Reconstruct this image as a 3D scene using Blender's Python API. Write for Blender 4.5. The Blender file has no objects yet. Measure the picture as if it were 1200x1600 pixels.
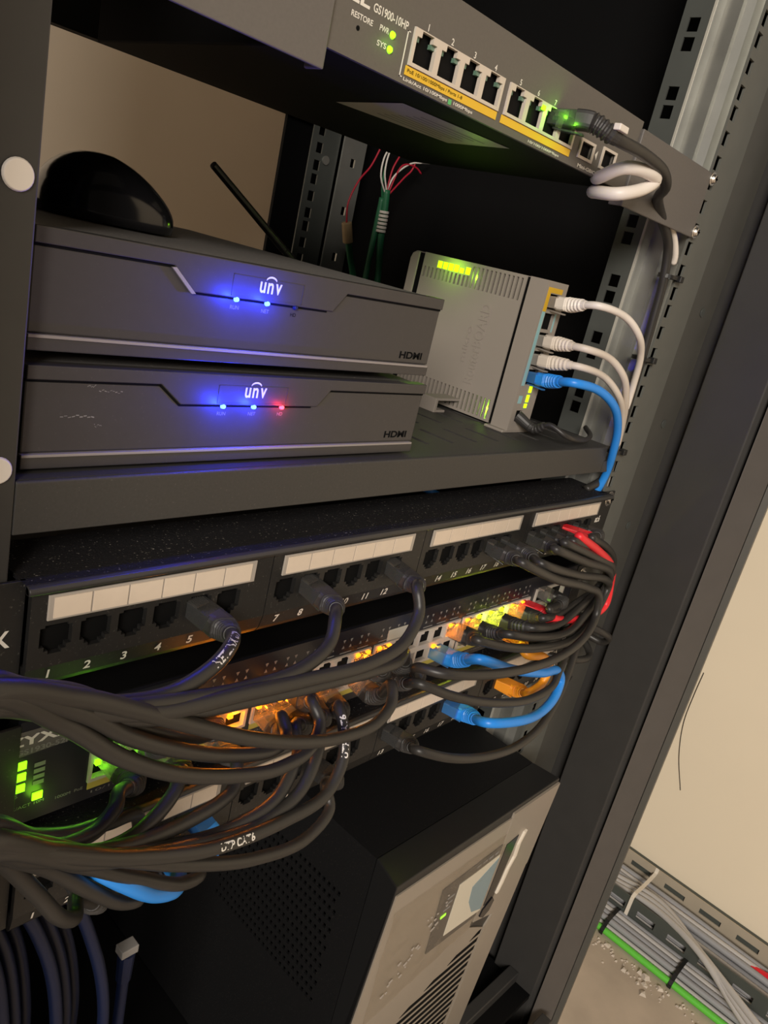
import bpy, bmesh, math, random
from mathutils import Vector, Matrix, noise
random.seed(7)
S = bpy.context.scene
COL = S.collection
PI = math.pi
FLOOR = -600.0                      # rack millimetres: x right along the front, y into the rack, z up


def V(x, y, z):
    return Vector((x / 1000.0, y / 1000.0, (z - FLOOR) / 1000.0))


# ------------------------------------------------------------------ camera
cam_d = bpy.data.cameras.new('camera')
cam = bpy.data.objects.new('camera', cam_d)
COL.objects.link(cam)
rx = Vector((0.670606, -0.707741, 0.222239))
dn = Vector((-0.088264, -0.373587, -0.923386))
fw = Vector((0.736544, 0.599613, -0.312998))
rot = Matrix((rx, -dn, -fw)).transposed()
cam.matrix_world = Matrix.Translation(V(-339.8, -247.8, 180.9)) @ rot.to_4x4()
cam_d.sensor_fit = 'VERTICAL'
cam_d.sensor_height = 36.0
cam_d.lens = 1210.58 / 1600.0 * 36.0
cam_d.clip_start = 0.01
cam_d.clip_end = 30
S.camera = cam

# ------------------------------------------------------------------ world, lamps, exposure
w = bpy.data.worlds.new('room_ambient')
S.world = w
w.use_nodes = True
w.node_tree.nodes['Background'].inputs[0].default_value = (1.0, 0.86, 0.70, 1)
w.node_tree.nodes['Background'].inputs[1].default_value = 0.035
S.view_settings.view_transform = 'Standard'
S.view_settings.look = 'None'
S.view_settings.exposure = 0.0
S.view_settings.gamma = 1.0
S.view_settings.use_curve_mapping = False


def area(name, loc, target, sx, sy, power, col):
    l = bpy.data.lights.new(name, 'AREA')
    l.shape = 'RECTANGLE'
    l.size = sx
    l.size_y = sy
    l.energy = power
    l.color = col
    o = bpy.data.objects.new(name, l)
    COL.objects.link(o)
    o.location = loc
    o.rotation_euler = (target - loc).to_track_quat('-Z', 'Y').to_euler()
    return o


area('room_fill_light', V(-2250, -1750, 1150), V(150, 0, 0), 1.1, 0.9, 110, (1.0, 0.915, 0.81))  # no known lamp here; stands in for light from the lit room
area('ceiling_lamp_rear', V(-500, 720, 1700), V(-100, 1000, 300), 0.9, 0.4, 8.0, (1.0, 0.89, 0.76))

try:
    S.cycles.use_denoising = True
    S.cycles.max_bounces = 8
    S.cycles.transparent_max_bounces = 12
    S.cycles.sample_clamp_indirect = 4
    S.cycles.caustics_reflective = False
    S.cycles.caustics_refractive = False
except Exception:
    pass

# ------------------------------------------------------------------ materials
MATS = {}


def mat(name, col, rough=0.5, metal=0.0, spec=0.5, var=0.0, scale=200.0, bump=0.0, specks=0.0, speck_scale=900.0, coat=0.0):
    if name in MATS:
        return MATS[name]
    m = bpy.data.materials.new(name)
    m.use_nodes = True
    nt = m.node_tree
    b = nt.nodes['Principled BSDF']
    b.inputs['Base Color'].default_value = (*col, 1)
    b.inputs['Roughness'].default_value = rough
    b.inputs['Metallic'].default_value = metal
    b.inputs['Specular IOR Level'].default_value = spec
    b.inputs['Coat Weight'].default_value = coat
    tc = nt.nodes.new('ShaderNodeTexCoord')
    src = None
    if var > 0:
        n = nt.nodes.new('ShaderNodeTexNoise')
        n.inputs['Scale'].default_value = scale
        n.inputs['Detail'].default_value = 4
        nt.links.new(tc.outputs['Object'], n.inputs['Vector'])
        mx = nt.nodes.new('ShaderNodeMix')
        mx.data_type = 'RGBA'
        mx.inputs[6].default_value = (*[max(0, c * (1 - var)) for c in col], 1)
        mx.inputs[7].default_value = (*[min(1, c * (1 + var)) for c in col], 1)
        nt.links.new(n.outputs['Fac'], mx.inputs[0])
        src = mx.outputs[2]
        if bump > 0:
            bp = nt.nodes.new('ShaderNodeBump')
            bp.inputs['Strength'].default_value = bump
            bp.inputs['Distance'].default_value = 0.001
            nt.links.new(n.outputs['Fac'], bp.inputs['Height'])
            nt.links.new(bp.outputs['Normal'], b.inputs['Normal'])
    if specks > 0:
        n2 = nt.nodes.new('ShaderNodeTexNoise')
        n2.inputs['Scale'].default_value = speck_scale
        n2.inputs['Detail'].default_value = 1
        nt.links.new(tc.outputs['Object'], n2.inputs['Vector'])
        r = nt.nodes.new('ShaderNodeValToRGB')
        r.color_ramp.elements[0].position = 0.68
        r.color_ramp.elements[1].position = 0.78
        nt.links.new(n2.outputs['Fac'], r.inputs[0])
        mul = nt.nodes.new('ShaderNodeMath')
        mul.operation = 'MULTIPLY'
        mul.inputs[1].default_value = specks
        nt.links.new(r.outputs[0], mul.inputs[0])
        m2 = nt.nodes.new('ShaderNodeMix')
        m2.data_type = 'RGBA'
        m2.inputs[6].default_value = (*col, 1)
        m2.inputs[7].default_value = (0.55, 0.5, 0.44, 1)
        nt.links.new(mul.outputs[0], m2.inputs[0])
        if src:
            nt.links.new(src, m2.inputs[6])
        src = m2.outputs[2]
    if src:
        nt.links.new(src, b.inputs['Base Color'])
    MATS[name] = m
    return m


def glow(name, col, strength):
    if name in MATS:
        return MATS[name]
    m = bpy.data.materials.new(name)
    m.use_nodes = True
    b = m.node_tree.nodes['Principled BSDF']
    b.inputs['Base Color'].default_value = (*col, 1)
    b.inputs['Emission Color'].default_value = (*col, 1)
    b.inputs['Emission Strength'].default_value = strength
    MATS[name] = m
    return m


def clear(name, col, opac=0.35, rough=0.12):
    if name in MATS:
        return MATS[name]
    m = bpy.data.materials.new(name)
    m.use_nodes = True
    nt = m.node_tree
    b = nt.nodes['Principled BSDF']
    b.inputs['Base Color'].default_value = (*col, 1)
    b.inputs['Roughness'].default_value = rough
    out = nt.nodes['Material Output']
    tl = nt.nodes.new('ShaderNodeBsdfTranslucent')
    tl.inputs[0].default_value = (*col, 1)
    m1 = nt.nodes.new('ShaderNodeMixShader')
    m1.inputs[0].default_value = 0.5
    nt.links.new(b.outputs[0], m1.inputs[1])
    nt.links.new(tl.outputs[0], m1.inputs[2])
    tr = nt.nodes.new('ShaderNodeBsdfTransparent')
    tr.inputs[0].default_value = (*[0.6 + 0.4 * c for c in col], 1)
    m2 = nt.nodes.new('ShaderNodeMixShader')
    m2.inputs[0].default_value = opac
    nt.links.new(tr.outputs[0], m2.inputs[1])
    nt.links.new(m1.outputs[0], m2.inputs[2])
    nt.links.new(m2.outputs[0], out.inputs['Surface'])
    MATS[name] = m
    return m


M_black = mat('black_powder_coat', (0.0035, 0.0035, 0.0038), 0.65, spec=0.12, var=0.25, scale=900)
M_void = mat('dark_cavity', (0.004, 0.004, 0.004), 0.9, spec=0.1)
M_panelblack = mat('black_panel_metal', (0.013, 0.0125, 0.012), 0.45, var=0.2, scale=500, specks=0.10)
M_dusty = mat('dusty_black_metal', (0.011, 0.0103, 0.012), 0.8, spec=0.2, var=0.5, scale=1200, bump=0.6, specks=0.34, speck_scale=900)
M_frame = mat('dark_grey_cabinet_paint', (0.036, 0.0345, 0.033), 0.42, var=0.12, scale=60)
M_post_lit = mat('post_paint_lit_face', (0.075, 0.068, 0.063), 0.4, var=0.1, scale=60)  # post paint again, lightened for the face turned to the front light
M_flange = mat('grey_rail_flange_paint', (0.108, 0.110, 0.099), 0.45, var=0.12, scale=60)
M_edge = mat('bright_fold_highlight', (0.55, 0.53, 0.47), 0.4, metal=0.3)  # bright colour carries the highlight along the rail fold
M_bezel = mat('dark_grey_bezel_plastic', (0.014, 0.014, 0.0145), 0.4)
M_lip = mat('satin_black_lip_highlight', (0.030, 0.029, 0.028), 0.35)  # panel black lightened, highlight along the hood lip put into the colour
M_frame2 = mat('grey_cabinet_paint', (0.062, 0.060, 0.053), 0.45, var=0.12, scale=60)
M_shelf = mat('black_shelf_paint', (0.040, 0.038, 0.036), 0.5, var=0.25, scale=800, specks=0.08)
M_galv = mat('galvanised_steel', (0.40, 0.40, 0.37), 0.38, metal=0.7, var=0.25, scale=35)
M_galvdk = mat('grey_zinc_steel', (0.10, 0.107, 0.10), 0.5, metal=0.4, var=0.15, scale=40)
M_chrome = mat('bright_screw_metal', (0.75, 0.72, 0.68), 0.25, metal=1.0)
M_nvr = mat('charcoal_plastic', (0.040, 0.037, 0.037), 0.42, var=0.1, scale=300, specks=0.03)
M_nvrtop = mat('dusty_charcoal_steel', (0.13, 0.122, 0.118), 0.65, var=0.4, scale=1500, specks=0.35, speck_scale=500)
M_stripe = mat('grey_trim_stripe', (0.26, 0.235, 0.22), 0.4)
M_white_plastic = mat('off_white_plastic', (0.27, 0.238, 0.208), 0.45, var=0.03, scale=60)
M_print = mat('white_print', (0.72, 0.68, 0.62), 0.6)
M_printdim = mat('grey_print', (0.22, 0.21, 0.20), 0.6)
M_card = mat('cream_label_card', (0.66, 0.55, 0.44), 0.6, var=0.05, scale=200)
M_sleeve = mat('clear_label_sleeve', (0.36, 0.32, 0.28), 0.25)
M_yellow = mat('yellow_strip', (0.75, 0.46, 0.03), 0.5)
M_yellow_dull = mat('pale_yellow_strip', (0.55, 0.45, 0.08), 0.5)
M_portmetal = mat('port_shield_metal', (0.62, 0.55, 0.48), 0.4, metal=0.2)
M_switchgrey = mat('grey_switch_paint', (0.105, 0.095, 0.085), 0.45, var=0.12, scale=700)
M_bracket = mat('grey_bracket_paint', (0.115, 0.105, 0.098), 0.45, var=0.12, scale=700)
M_navy = mat('navy_black_gloss', (0.014, 0.014, 0.020), 0.3)
M_k = mat('black_cable_jacket', (0.027, 0.025, 0.023), 0.42, spec=0.4)
M_kboot = mat('black_boot_rubber', (0.028, 0.026, 0.025), 0.5)
M_blue = mat('blue_cable_jacket', (0.02, 0.24, 0.75), 0.4)
M_orange = mat('orange_cable_jacket', (0.90, 0.33, 0.02), 0.45)
M_red = mat('red_cable_jacket', (0.75, 0.02, 0.03), 0.45)
M_whitec = mat('white_cable_jacket', (0.72, 0.66, 0.60), 0.45)
M_beigec = mat('beige_cable_jacket', (0.60, 0.53, 0.46), 0.5)
M_clearplug = clear('clear_plug_plastic', (0.40, 0.37, 0.34), 0.35)
M_routerplug = clear('pale_plug_plastic', (0.60, 0.55, 0.50), 0.6)
M_smoke = clear('smoky_plug_plastic', (0.10, 0.10, 0.10), 0.6)
M_blueplug = clear('blue_clear_plug_plastic', (0.10, 0.35, 0.80), 0.6)
M_greycable = mat('grey_cable_jacket', (0.30, 0.30, 0.31), 0.45)
M_ltgreycable = mat('light_grey_cable_jacket', (0.48, 0.46, 0.44), 0.45)
M_greenc = mat('green_cable_jacket', (0.12, 0.55, 0.05), 0.5)
M_greendk = mat('dark_green_cable_jacket', (0.015, 0.13, 0.055), 0.5)
M_navyc = mat('navy_cable_jacket', (0.002, 0.007, 0.035), 0.5)
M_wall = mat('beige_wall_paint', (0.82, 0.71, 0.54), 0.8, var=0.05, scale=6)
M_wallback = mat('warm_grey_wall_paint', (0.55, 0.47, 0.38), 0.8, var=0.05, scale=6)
M_floor = mat('dusty_concrete', (0.46, 0.38, 0.30), 0.85, var=0.35, scale=14, bump=0.4)
M_tray = mat('galvanised_tray_steel', (0.50, 0.43, 0.33), 0.5, metal=0.25, var=0.1, scale=30)
M_traydk = mat('grey_green_tray_steel', (0.085, 0.095, 0.085), 0.5, metal=0.3, var=0.15, scale=30)
M_tie = mat('black_nylon', (0.012, 0.012, 0.012), 0.4)
M_wtie = mat('white_nylon', (0.75, 0.68, 0.58), 0.5)
M_ups = mat('black_ups_metal', (0.0055, 0.0055, 0.006), 0.55, spec=0.3, var=0.2, scale=900, specks=0.05)
M_upsface = mat('grey_brown_glossy_plastic', (0.29, 0.25, 0.205), 0.30, var=0.08, scale=20)
M_film = clear('crinkled_clear_film', (0.75, 0.70, 0.62), 0.16, 0.15)
M_lcd = mat('pale_display_glass', (0.62, 0.58, 0.48), 0.15)
M_lcdblue = mat('blue_grey_display_film', (0.20, 0.29, 0.33), 0.15)
M_gloss = mat('glossy_black_plastic', (0.010, 0.010, 0.012), 0.14)
M_copper = mat('bare_wire_end', (0.75, 0.70, 0.65), 0.3, metal=0.8)
M_redwire = mat('red_thin_wire', (0.40, 0.01, 0.03), 0.5)
M_whitewire = mat('white_thin_wire', (0.65, 0.60, 0.55), 0.5)
M_tan = mat('tan_tape', (0.42, 0.30, 0.16), 0.6)
M_debris = mat('plaster_crumbs', (0.56, 0.49, 0.41), 0.9, var=0.3, scale=80)
M_teal = mat('pale_teal_print', (0.25, 0.45, 0.48), 0.5)
M_ochre = mat('ochre_print', (0.62, 0.38, 0.02), 0.5)
M_sticker = mat('silver_sticker', (0.55, 0.53, 0.47), 0.3, metal=0.3)
G_green = glow('green_led', (0.30, 1.0, 0.01), 1.6)
G_lime = glow('lime_led', (0.55, 1.0, 0.005), 1.1)
G_blue = glow('blue_led', (0.06, 0.16, 1.0), 8)
G_red = glow('red_led', (1.0, 0.06, 0.08), 4)
G_amber = glow('amber_led', (1.0, 0.30, 0.01), 2.4)


# ------------------------------------------------------------------ mesh helpers
class MB:
    def __init__(self):
        self.v = []
        self.f = []

    def quad(self, *p):
        i = len(self.v)
        self.v += [V(*q) for q in p]
        self.f.append(tuple(range(i, i + len(p))))
        return self

    def box(self, x0, x1, y0, y1, z0, z1):
        i = len(self.v)
        for z in (z0, z1):
            for (x, y) in ((x0, y0), (x1, y0), (x1, y1), (x0, y1)):
                self.v.append(V(x, y, z))
        for f in ((0, 3, 2, 1), (4, 5, 6, 7), (0, 1, 5, 4), (1, 2, 6, 5), (2, 3, 7, 6), (3, 0, 4, 7)):
            self.f.append(tuple(i + a for a in f))
        return self

    def hexa(self, p):
        """eight corners: four of the bottom ring, four of the top ring"""
        i = len(self.v)
        self.v += [V(*q) for q in p]
        for f in ((0, 3, 2, 1), (4, 5, 6, 7), (0, 1, 5, 4), (1, 2, 6, 5), (2, 3, 7, 6), (3, 0, 4, 7)):
            self.f.append(tuple(i + a for a in f))
        return self

    def prism(self, prof, lo, hi, axis='z'):
        """closed profile swept along an axis; the profile gives the two other coordinates in order"""
        n = len(prof)
        i = len(self.v)
        for h in (lo, hi):
            for (a, b) in prof:
                self.v.append(V(a, b, h) if axis == 'z' else V(h, a, b) if axis == 'x' else V(a, h, b))
        for k in range(n):
            self.f.append((i + k, i + (k + 1) % n, i + n + (k + 1) % n, i + n + k))
        self.f.append(tuple(i + n - 1 - k for k in range(n)))
        self.f.append(tuple(i + n + k for k in range(n)))
        return self

    def cyl(self, p, q, r, seg=14, r2=None):
        p, q = Vector(p), Vector(q)
        d = (q - p).normalized()
        a = d.orthogonal().normalized()
        b = d.cross(a)
        i = len(self.v)
        r2 = r if r2 is None else r2
        for (c, rr) in ((p, r), (q, r2)):
            for k in range(seg):
                t = 2 * PI * k / seg
                self.v.append(V(*(c + (a * math.cos(t) + b * math.sin(t)) * rr)))
        for k in range(seg):
            self.f.append((i + k, i + (k + 1) % seg, i + seg + (k + 1) % seg, i + seg + k))
        self.f.append(tuple(i + seg - 1 - k for k in range(seg)))
        self.f.append(tuple(i + seg + k for k in range(seg)))
        return self

    def plate(self, axis, d0, d1, a0, a1, b0, b1, holes):
        """a plate with rectangular holes; axis 'y': a = x, b = z; axis 'x': a = y, b = z; axis 'z': a = x, b = y"""
        A = sorted(set([a0, a1] + [h[0] for h in holes] + [h[1] for h in holes]))
        B = sorted(set([b0, b1] + [h[2] for h in holes] + [h[3] for h in holes]))
        A = [x for x in A if a0 <= x <= a1]
        B = [x for x in B if b0 <= x <= b1]
        for j in range(len(B) - 1):
            bm = (B[j] + B[j + 1]) / 2
            row = [h for h in holes if h[2] < bm < h[3]]
            start = None
            for i in range(len(A) - 1):
                am = (A[i] + A[i + 1]) / 2
                solid = not any(h[0] < am < h[1] for h in row)
                if solid and start is None:
                    start = A[i]
                if start is not None and (not solid or i == len(A) - 2):
                    end = A[i + 1] if solid else A[i]
                    if axis == 'y':
                        self.box(start, end, d0, d1, B[j], B[j + 1])
                    elif axis == 'x':
                        self.box(d0, d1, start, end, B[j], B[j + 1])
                    else:
                        self.box(start, end, B[j], B[j + 1], d0, d1)
                    start = None
        return self


def link(o, parent=None):
    COL.objects.link(o)
    if parent is not None:
        o.parent = parent
        loc = Vector((0, 0, 0))
        p = parent
        while p is not None:
            loc += p.location
            p = p.parent
        loc = parent_loc(parent)
        o.matrix_parent_inverse = Matrix.Translation(-loc)
    return o


LOC = {}


def parent_loc(p):
    return LOC.get(p.name, Vector((0, 0, 0)))


def obj(name, mb, m, parent=None, bevel=0.0, smooth=False, kind=None):
    me = bpy.data.meshes.new(name)
    if isinstance(mb, MB):
        me.from_pydata([tuple(p) for p in mb.v], [], mb.f)
    else:
        me = mb
        me.name = name
    me.validate()
    if bevel > 0 or smooth:
        bm = bmesh.new()
        bm.from_mesh(me)
        if bevel > 0:
            bmesh.ops.remove_doubles(bm, verts=bm.verts, dist=1e-6)
            es = [e for e in bm.edges if len(e.link_faces) == 2 and e.calc_face_angle(0) > 0.5]
            bmesh.ops.bevel(bm, geom=es, offset=bevel / 1000.0, offset_type='OFFSET', segments=2, profile=0.5, affect='EDGES', clamp_overlap=True)
        bmesh.ops.recalc_face_normals(bm, faces=bm.faces)
        if smooth:
            for f in bm.faces:
                f.smooth = True
        bm.to_mesh(me)
        bm.free()
    o = bpy.data.objects.new(name, me)
    me.materials.clear()
    me.materials.append(m)
    link(o, parent)
    if kind:
        o['kind'] = kind
    return o


def tag(o, label, cat, group=None, kind=None):
    o['label'] = label
    o['category'] = cat
    if group:
        o['group'] = group
    if kind:
        o['kind'] = kind
    return o


def thing(name, label, cat, base, group=None):
    o = bpy.data.objects.new(name, None)
    o.empty_display_size = 0.02
    COL.objects.link(o)
    o.location = V(*base)
    LOC[o.name] = o.location.copy()
    return tag(o, label, cat, group)


_txt = {}


def text_mesh(s, bold=0.0):
    k = (s, bold)
    if k not in _txt:
        c = bpy.data.curves.new('lettering', 'FONT')
        c.body = s
        c.size = 1.0
        c.offset = bold
        o = bpy.data.objects.new('lettering', c)
        COL.objects.link(o)
        dg = bpy.context.evaluated_depsgraph_get()
        me = o.evaluated_get(dg).to_mesh()
        vs = [v.co.copy() for v in me.vertices]
        fs = [tuple(p.vertices) for p in me.polygons]
        o.evaluated_get(dg).to_mesh_clear()
        bpy.data.objects.remove(o)
        bpy.data.curves.remove(c)
        x0 = min(v.x for v in vs)
        x1 = max(v.x for v in vs)
        y0 = min(v.y for v in vs)
        y1 = max(v.y for v in vs)
        _txt[k] = (vs, fs, x0, x1, y0, y1)
    return _txt[k]


def write(mb, s, org, ux, uy, height, width=None, bold=0.0, center=False):
    """flat lettering: lower left corner at org, ux along the line, uy up, rack millimetres"""
    vs, fs, x0, x1, y0, y1 = text_mesh(s, bold)
    k = height / max(y1 - y0, 1e-6)
    kx = width / (x1 - x0) if width else k
    org, ux, uy = Vector(org), Vector(ux), Vector(uy)
    off = -(x1 - x0) * kx / 2 if center else 0
    i = len(mb.v)
    for v in vs:
        mb.v.append(V(*(org + ux * (off + (v.x - x0) * kx) + uy * ((v.y - y0) * k))))
    mb.f += [tuple(i + a for a in f) for f in fs]
    return mb


X, Y, Z = Vector((1, 0, 0)), Vector((0, 1, 0)), Vector((0, 0, 1))


def spline(pts, step=2.5):
    """centripetal Catmull-Rom through the points, resampled evenly"""
    P = [Vector(p) for p in pts]
    P = [P[0] * 2 - P[1]] + P + [P[-1] * 2 - P[-2]]
    out = []
    for i in range(1, len(P) - 2):
        p0, p1, p2, p3 = P[i - 1:i + 3]
        t0 = 0.0
        t1 = t0 + max((p1 - p0).length, 1e-3) ** 0.5
        t2 = t1 + max((p2 - p1).length, 1e-3) ** 0.5
        t3 = t2 + max((p3 - p2).length, 1e-3) ** 0.5
        n = max(2, int((p2 - p1).length / step) + 1)
        for k in range(n):
            t = t1 + (t2 - t1) * k / n
            A1 = p0 * ((t1 - t) / (t1 - t0)) + p1 * ((t - t0) / (t1 - t0))
            A2 = p1 * ((t2 - t) / (t2 - t1)) + p2 * ((t - t1) / (t2 - t1))
            A3 = p2 * ((t3 - t) / (t3 - t2)) + p3 * ((t - t2) / (t3 - t2))
            B1 = A1 * ((t2 - t) / (t2 - t0)) + A2 * ((t - t0) / (t2 - t0))
            B2 = A2 * ((t3 - t) / (t3 - t1)) + A3 * ((t - t1) / (t3 - t1))
            out.append(B1 * ((t2 - t) / (t2 - t1)) + B2 * ((t - t1) / (t2 - t1)))
    out.append(P[-2])
    return out


def frames(path, up=Z):
    T = []
    n = len(path)
    for i in range(n):
        T.append((path[min(i + 1, n - 1)] - path[max(i - 1, 0)]).normalized())
    a = up - T[0] * up.dot(T[0])
    if a.length < 1e-3:
        a = T[0].orthogonal()
    a.normalize()
    N = [a]
    for i in range(1, n):
        a = N[-1] - T[i] * N[-1].dot(T[i])
        a.normalize()
        N.append(a)
    L = [0.0]
    for i in range(1, n):
        L.append(L[-1] + (path[i] - path[i - 1]).length)
    return T, N, L


def sweep(mb, path, N, T, rad, seg=12, sq=None, cap=True):
    """rad: a number, or a list of (half width, half height) or numbers per ring; sq: squareness exponent per ring"""
    i0 = len(mb.v)
    n = len(path)
    for k in range(n):
        r = rad[k] if isinstance(rad, list) else rad
        rw, rh = r if isinstance(r, tuple) else (r, r)
        e = sq[k] if sq else 1.0
        b = T[k].cross(N[k])
        for j in range(seg):
            t = 2 * PI * (j + 0.5) / seg
            c, s = math.cos(t), math.sin(t)
            c = math.copysign(abs(c) ** e, c)
            s = math.copysign(abs(s) ** e, s)
            mb.v.append(V(*(path[k] + b * (c * rw) + N[k] * (s * rh))))
    for k in range(n - 1):
        for j in range(seg):
            a = i0 + k * seg
            mb.f.append((a + j, a + (j + 1) % seg, a + seg + (j + 1) % seg, a + seg + j))
    if cap:
        mb.f.append(tuple(i0 + seg - 1 - j for j in range(seg)))
        mb.f.append(tuple(i0 + (n - 1) * seg + j for j in range(seg)))
    return mb


def tube(pts, r, seg=12, step=2.5):
    p = spline(pts, step)
    T, N, L = frames(p)
    return sweep(MB(), p, N, T, r, seg)


def led_light(name, p, col, power, parent, radius=0.0008):
    l = bpy.data.lights.new(name, 'POINT')
    l.energy = power
    l.color = col
    l.shadow_soft_size = radius
    o = bpy.data.objects.new(name, l)
    o.location = V(*p)
    link(o, parent)
    return o


# ------------------------------------------------------------------ the room
WX = 700.0                                                     # right wall
obj('floor', MB().box(-3200, WX, -2400, 1000, FLOOR - 40, FLOOR), M_floor, kind='structure')
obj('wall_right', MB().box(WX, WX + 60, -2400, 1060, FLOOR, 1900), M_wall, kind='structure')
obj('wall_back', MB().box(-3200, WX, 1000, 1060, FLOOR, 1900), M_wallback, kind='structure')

# ------------------------------------------------------------------ the cabinet
rack = thing('server_cabinet', 'tall dark server cabinet with open front that holds all the equipment', 'server cabinet', (0, 200, FLOOR))
HZ = [z + 64.5 + 44.45 * k for k in range(-14, 22) for z in (0, 15.88, 31.75)]     # rail hole centres

# right front rail: front flange with square holes, folded side with a row of paired holes
m = MB()
m.plate('y', 0, 1.8, 225, 270, -500, 1000, [(225.9, 234.5, z - 4.6, z + 4.6) for z in HZ if -495 < z < 990])
rail_f = obj('mounting_rail', m, M_flange, rack)
m = MB()
m.prism([(225, 1.8), (226.6, 1.8), (233.5, 10), (232, 17.4), (229.2, 18.2), (230, 30), (225, 32.5), (223, 33.4), (221.8, 33.4), (223.6, 32), (228.4, 29.4),
         (227.4, 17.5), (230.6, 16.4), (231.8, 10.4)], -500, 1000)
obj('folded_channel', m, M_galv, rail_f)
obj('fold_highlight', MB().box(221.2, 222.6, 32.4, 34.0, -500, 1000), M_edge, rail_f)  # thin strip that paints the light caught by the fold
sq = []
for k in range(-19, 21):
    zc = 240.8 + 43.05 * k
    sq += [(40.6, 48.8, zc - 4.4, zc + 4.4), (40.6, 48.8, zc - 12.1 - 4.4, zc - 12.1 + 4.4)]
m = MB().plate('x', 221.8, 223.2, 33.4, 54.6, -500, 1000, [h for h in sq if -495 < h[2] and h[3] < 990])
rail_r = obj('rail_side_strip', m, M_galvdk, rail_f)
# left front rail with white discs painted as bright light through its round holes
m = MB().box(-288, -230, 0, 2, -500, 1000).box(-288, -286, 2, 40, -500, 1000)
rail_l = obj('mounting_rail', m, M_frame, rack, bevel=0.7)
rail_l['label'] = 'dark grey left rail with white discs painted as light through its round holes'
for zc in (177.4, 85.6, -6.5, 269.3):
    m = MB()
    m.cyl((-236.4, -0.2, zc), (-236.4, -1.3, zc), 4.9, 24, 4.4)
    obj('bright_hole_disc', m, M_whitec, rail_l, bevel=0.3)

# filler strip and corner post at the right (profile in x, y)
m = MB().prism([(270, 0.8), (308, -3.2), (308, -1), (309.5, 8), (270, 3)], -500, 1000)
fill = obj('filler_strip', m, M_frame2, rack)
for zc in (99.5, 8.5, 190.5, -82):
    m = MB()
    m.cyl((290, -1.4, zc), (290, -1.95, zc), 3.6, 16)
    obj('rivet_dimple', m, M_galvdk, fill)
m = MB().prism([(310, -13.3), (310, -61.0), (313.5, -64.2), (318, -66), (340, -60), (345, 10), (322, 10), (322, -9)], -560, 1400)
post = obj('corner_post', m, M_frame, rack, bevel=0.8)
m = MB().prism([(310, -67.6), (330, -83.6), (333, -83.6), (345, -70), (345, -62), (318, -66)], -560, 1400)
obj('post_lit_face', m, M_post_lit, post, bevel=0.8)  # same post, front light put into its paler colour
m = MB().prism([(330.6, -84.2), (333.2, -89.2), (342, -88), (345, -74), (333, -84)], -560, 1400)
obj('door_gasket', m, M_frame2, rack)
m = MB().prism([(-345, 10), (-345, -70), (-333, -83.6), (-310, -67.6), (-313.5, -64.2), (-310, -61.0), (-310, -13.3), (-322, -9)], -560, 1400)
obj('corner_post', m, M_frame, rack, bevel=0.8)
obj('side_panel', MB().box(312, 314, 10, 470, -520, 1400), M_black, rack)
obj('side_panel', MB().box(-314, -312, 10, 470, -520, 1400), M_black, rack)  # unseen left panel, added to keep light from flooding the interior
obj('roof_panel', MB().box(-314, 345, -80, 470, 1400, 1404), M_black, rack)
m = MB().box(-312, 312, 450, 454, 287, 1400).box(-312, 312, 450, 454, -520, 60).box(215, 312, 450, 454, 60, 287)
obj('rear_panel', m, M_black, rack)
obj('rear_frame_beam', MB().box(-312, 312, 440, 450, 287, 330), M_black, rack, bevel=1)
obj('base_plate', MB().box(-312, 312, -60, 470, -506, -500), M_black, rack)
obj('base_rail', MB().box(212, 310, -42, -30, -500, -487).box(-310, 310, -90, -78, -560, -506), M_frame, rack, bevel=1)
obj('plinth', MB().box(-312, 345, -76, 470, FLOOR, -560), M_black, rack)
# rear right rail seen between the devices
m = MB()
m.plate('y', 380, 381.6, 193, 229, -500, 1000, [(200, 208, z - 4.7, z + 4.7) for z in HZ if -495 < z < 990])
rr = obj('mounting_rail', m, M_galvdk, rack)
m = MB()
m.plate('y', 376, 378, 231, 262, -500, 1000, [(244, 250, 20 + 46 * k, 28 + 46 * k) for k in range(-9, 18)])
obj('rail_side_strip', m, M_galv, rack)
m = MB()
m.cyl((214, 380, 249), (214, 378.6, 249), 4.2, 16)
obj('rivet_dimple', m, M_galv, rr)


def screw(parent, x, y, z, r=4.6):
    m = MB()
    m.cyl((x, y, z), (x, y - 0.8, z), r * 1.35, 20)
    s = obj('screw', m, M_chrome, parent, bevel=0.2)
    m = MB()
    m.cyl((x, y - 0.8, z), (x, y - 3.0, z), r, 20, r * 0.7)
    obj('screw_head', m, M_chrome, s, bevel=0.4)
    m = MB()
    m.box(x - r * 0.55, x + r * 0.55, y - 3.15, y - 2.9, z - 0.6, z + 0.6).box(x - 0.6, x + 0.6, y - 3.15, y - 2.9, z - r * 0.55, z + r * 0.55)
    obj('screw_slot', m, M_void, s)


# ------------------------------------------------------------------ vented shelf with the recorders and the router
shelf = thing('rack_shelf', 'black vented metal shelf carrying the two recorders and the router', 'shelf', (0, 130, 62))
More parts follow.
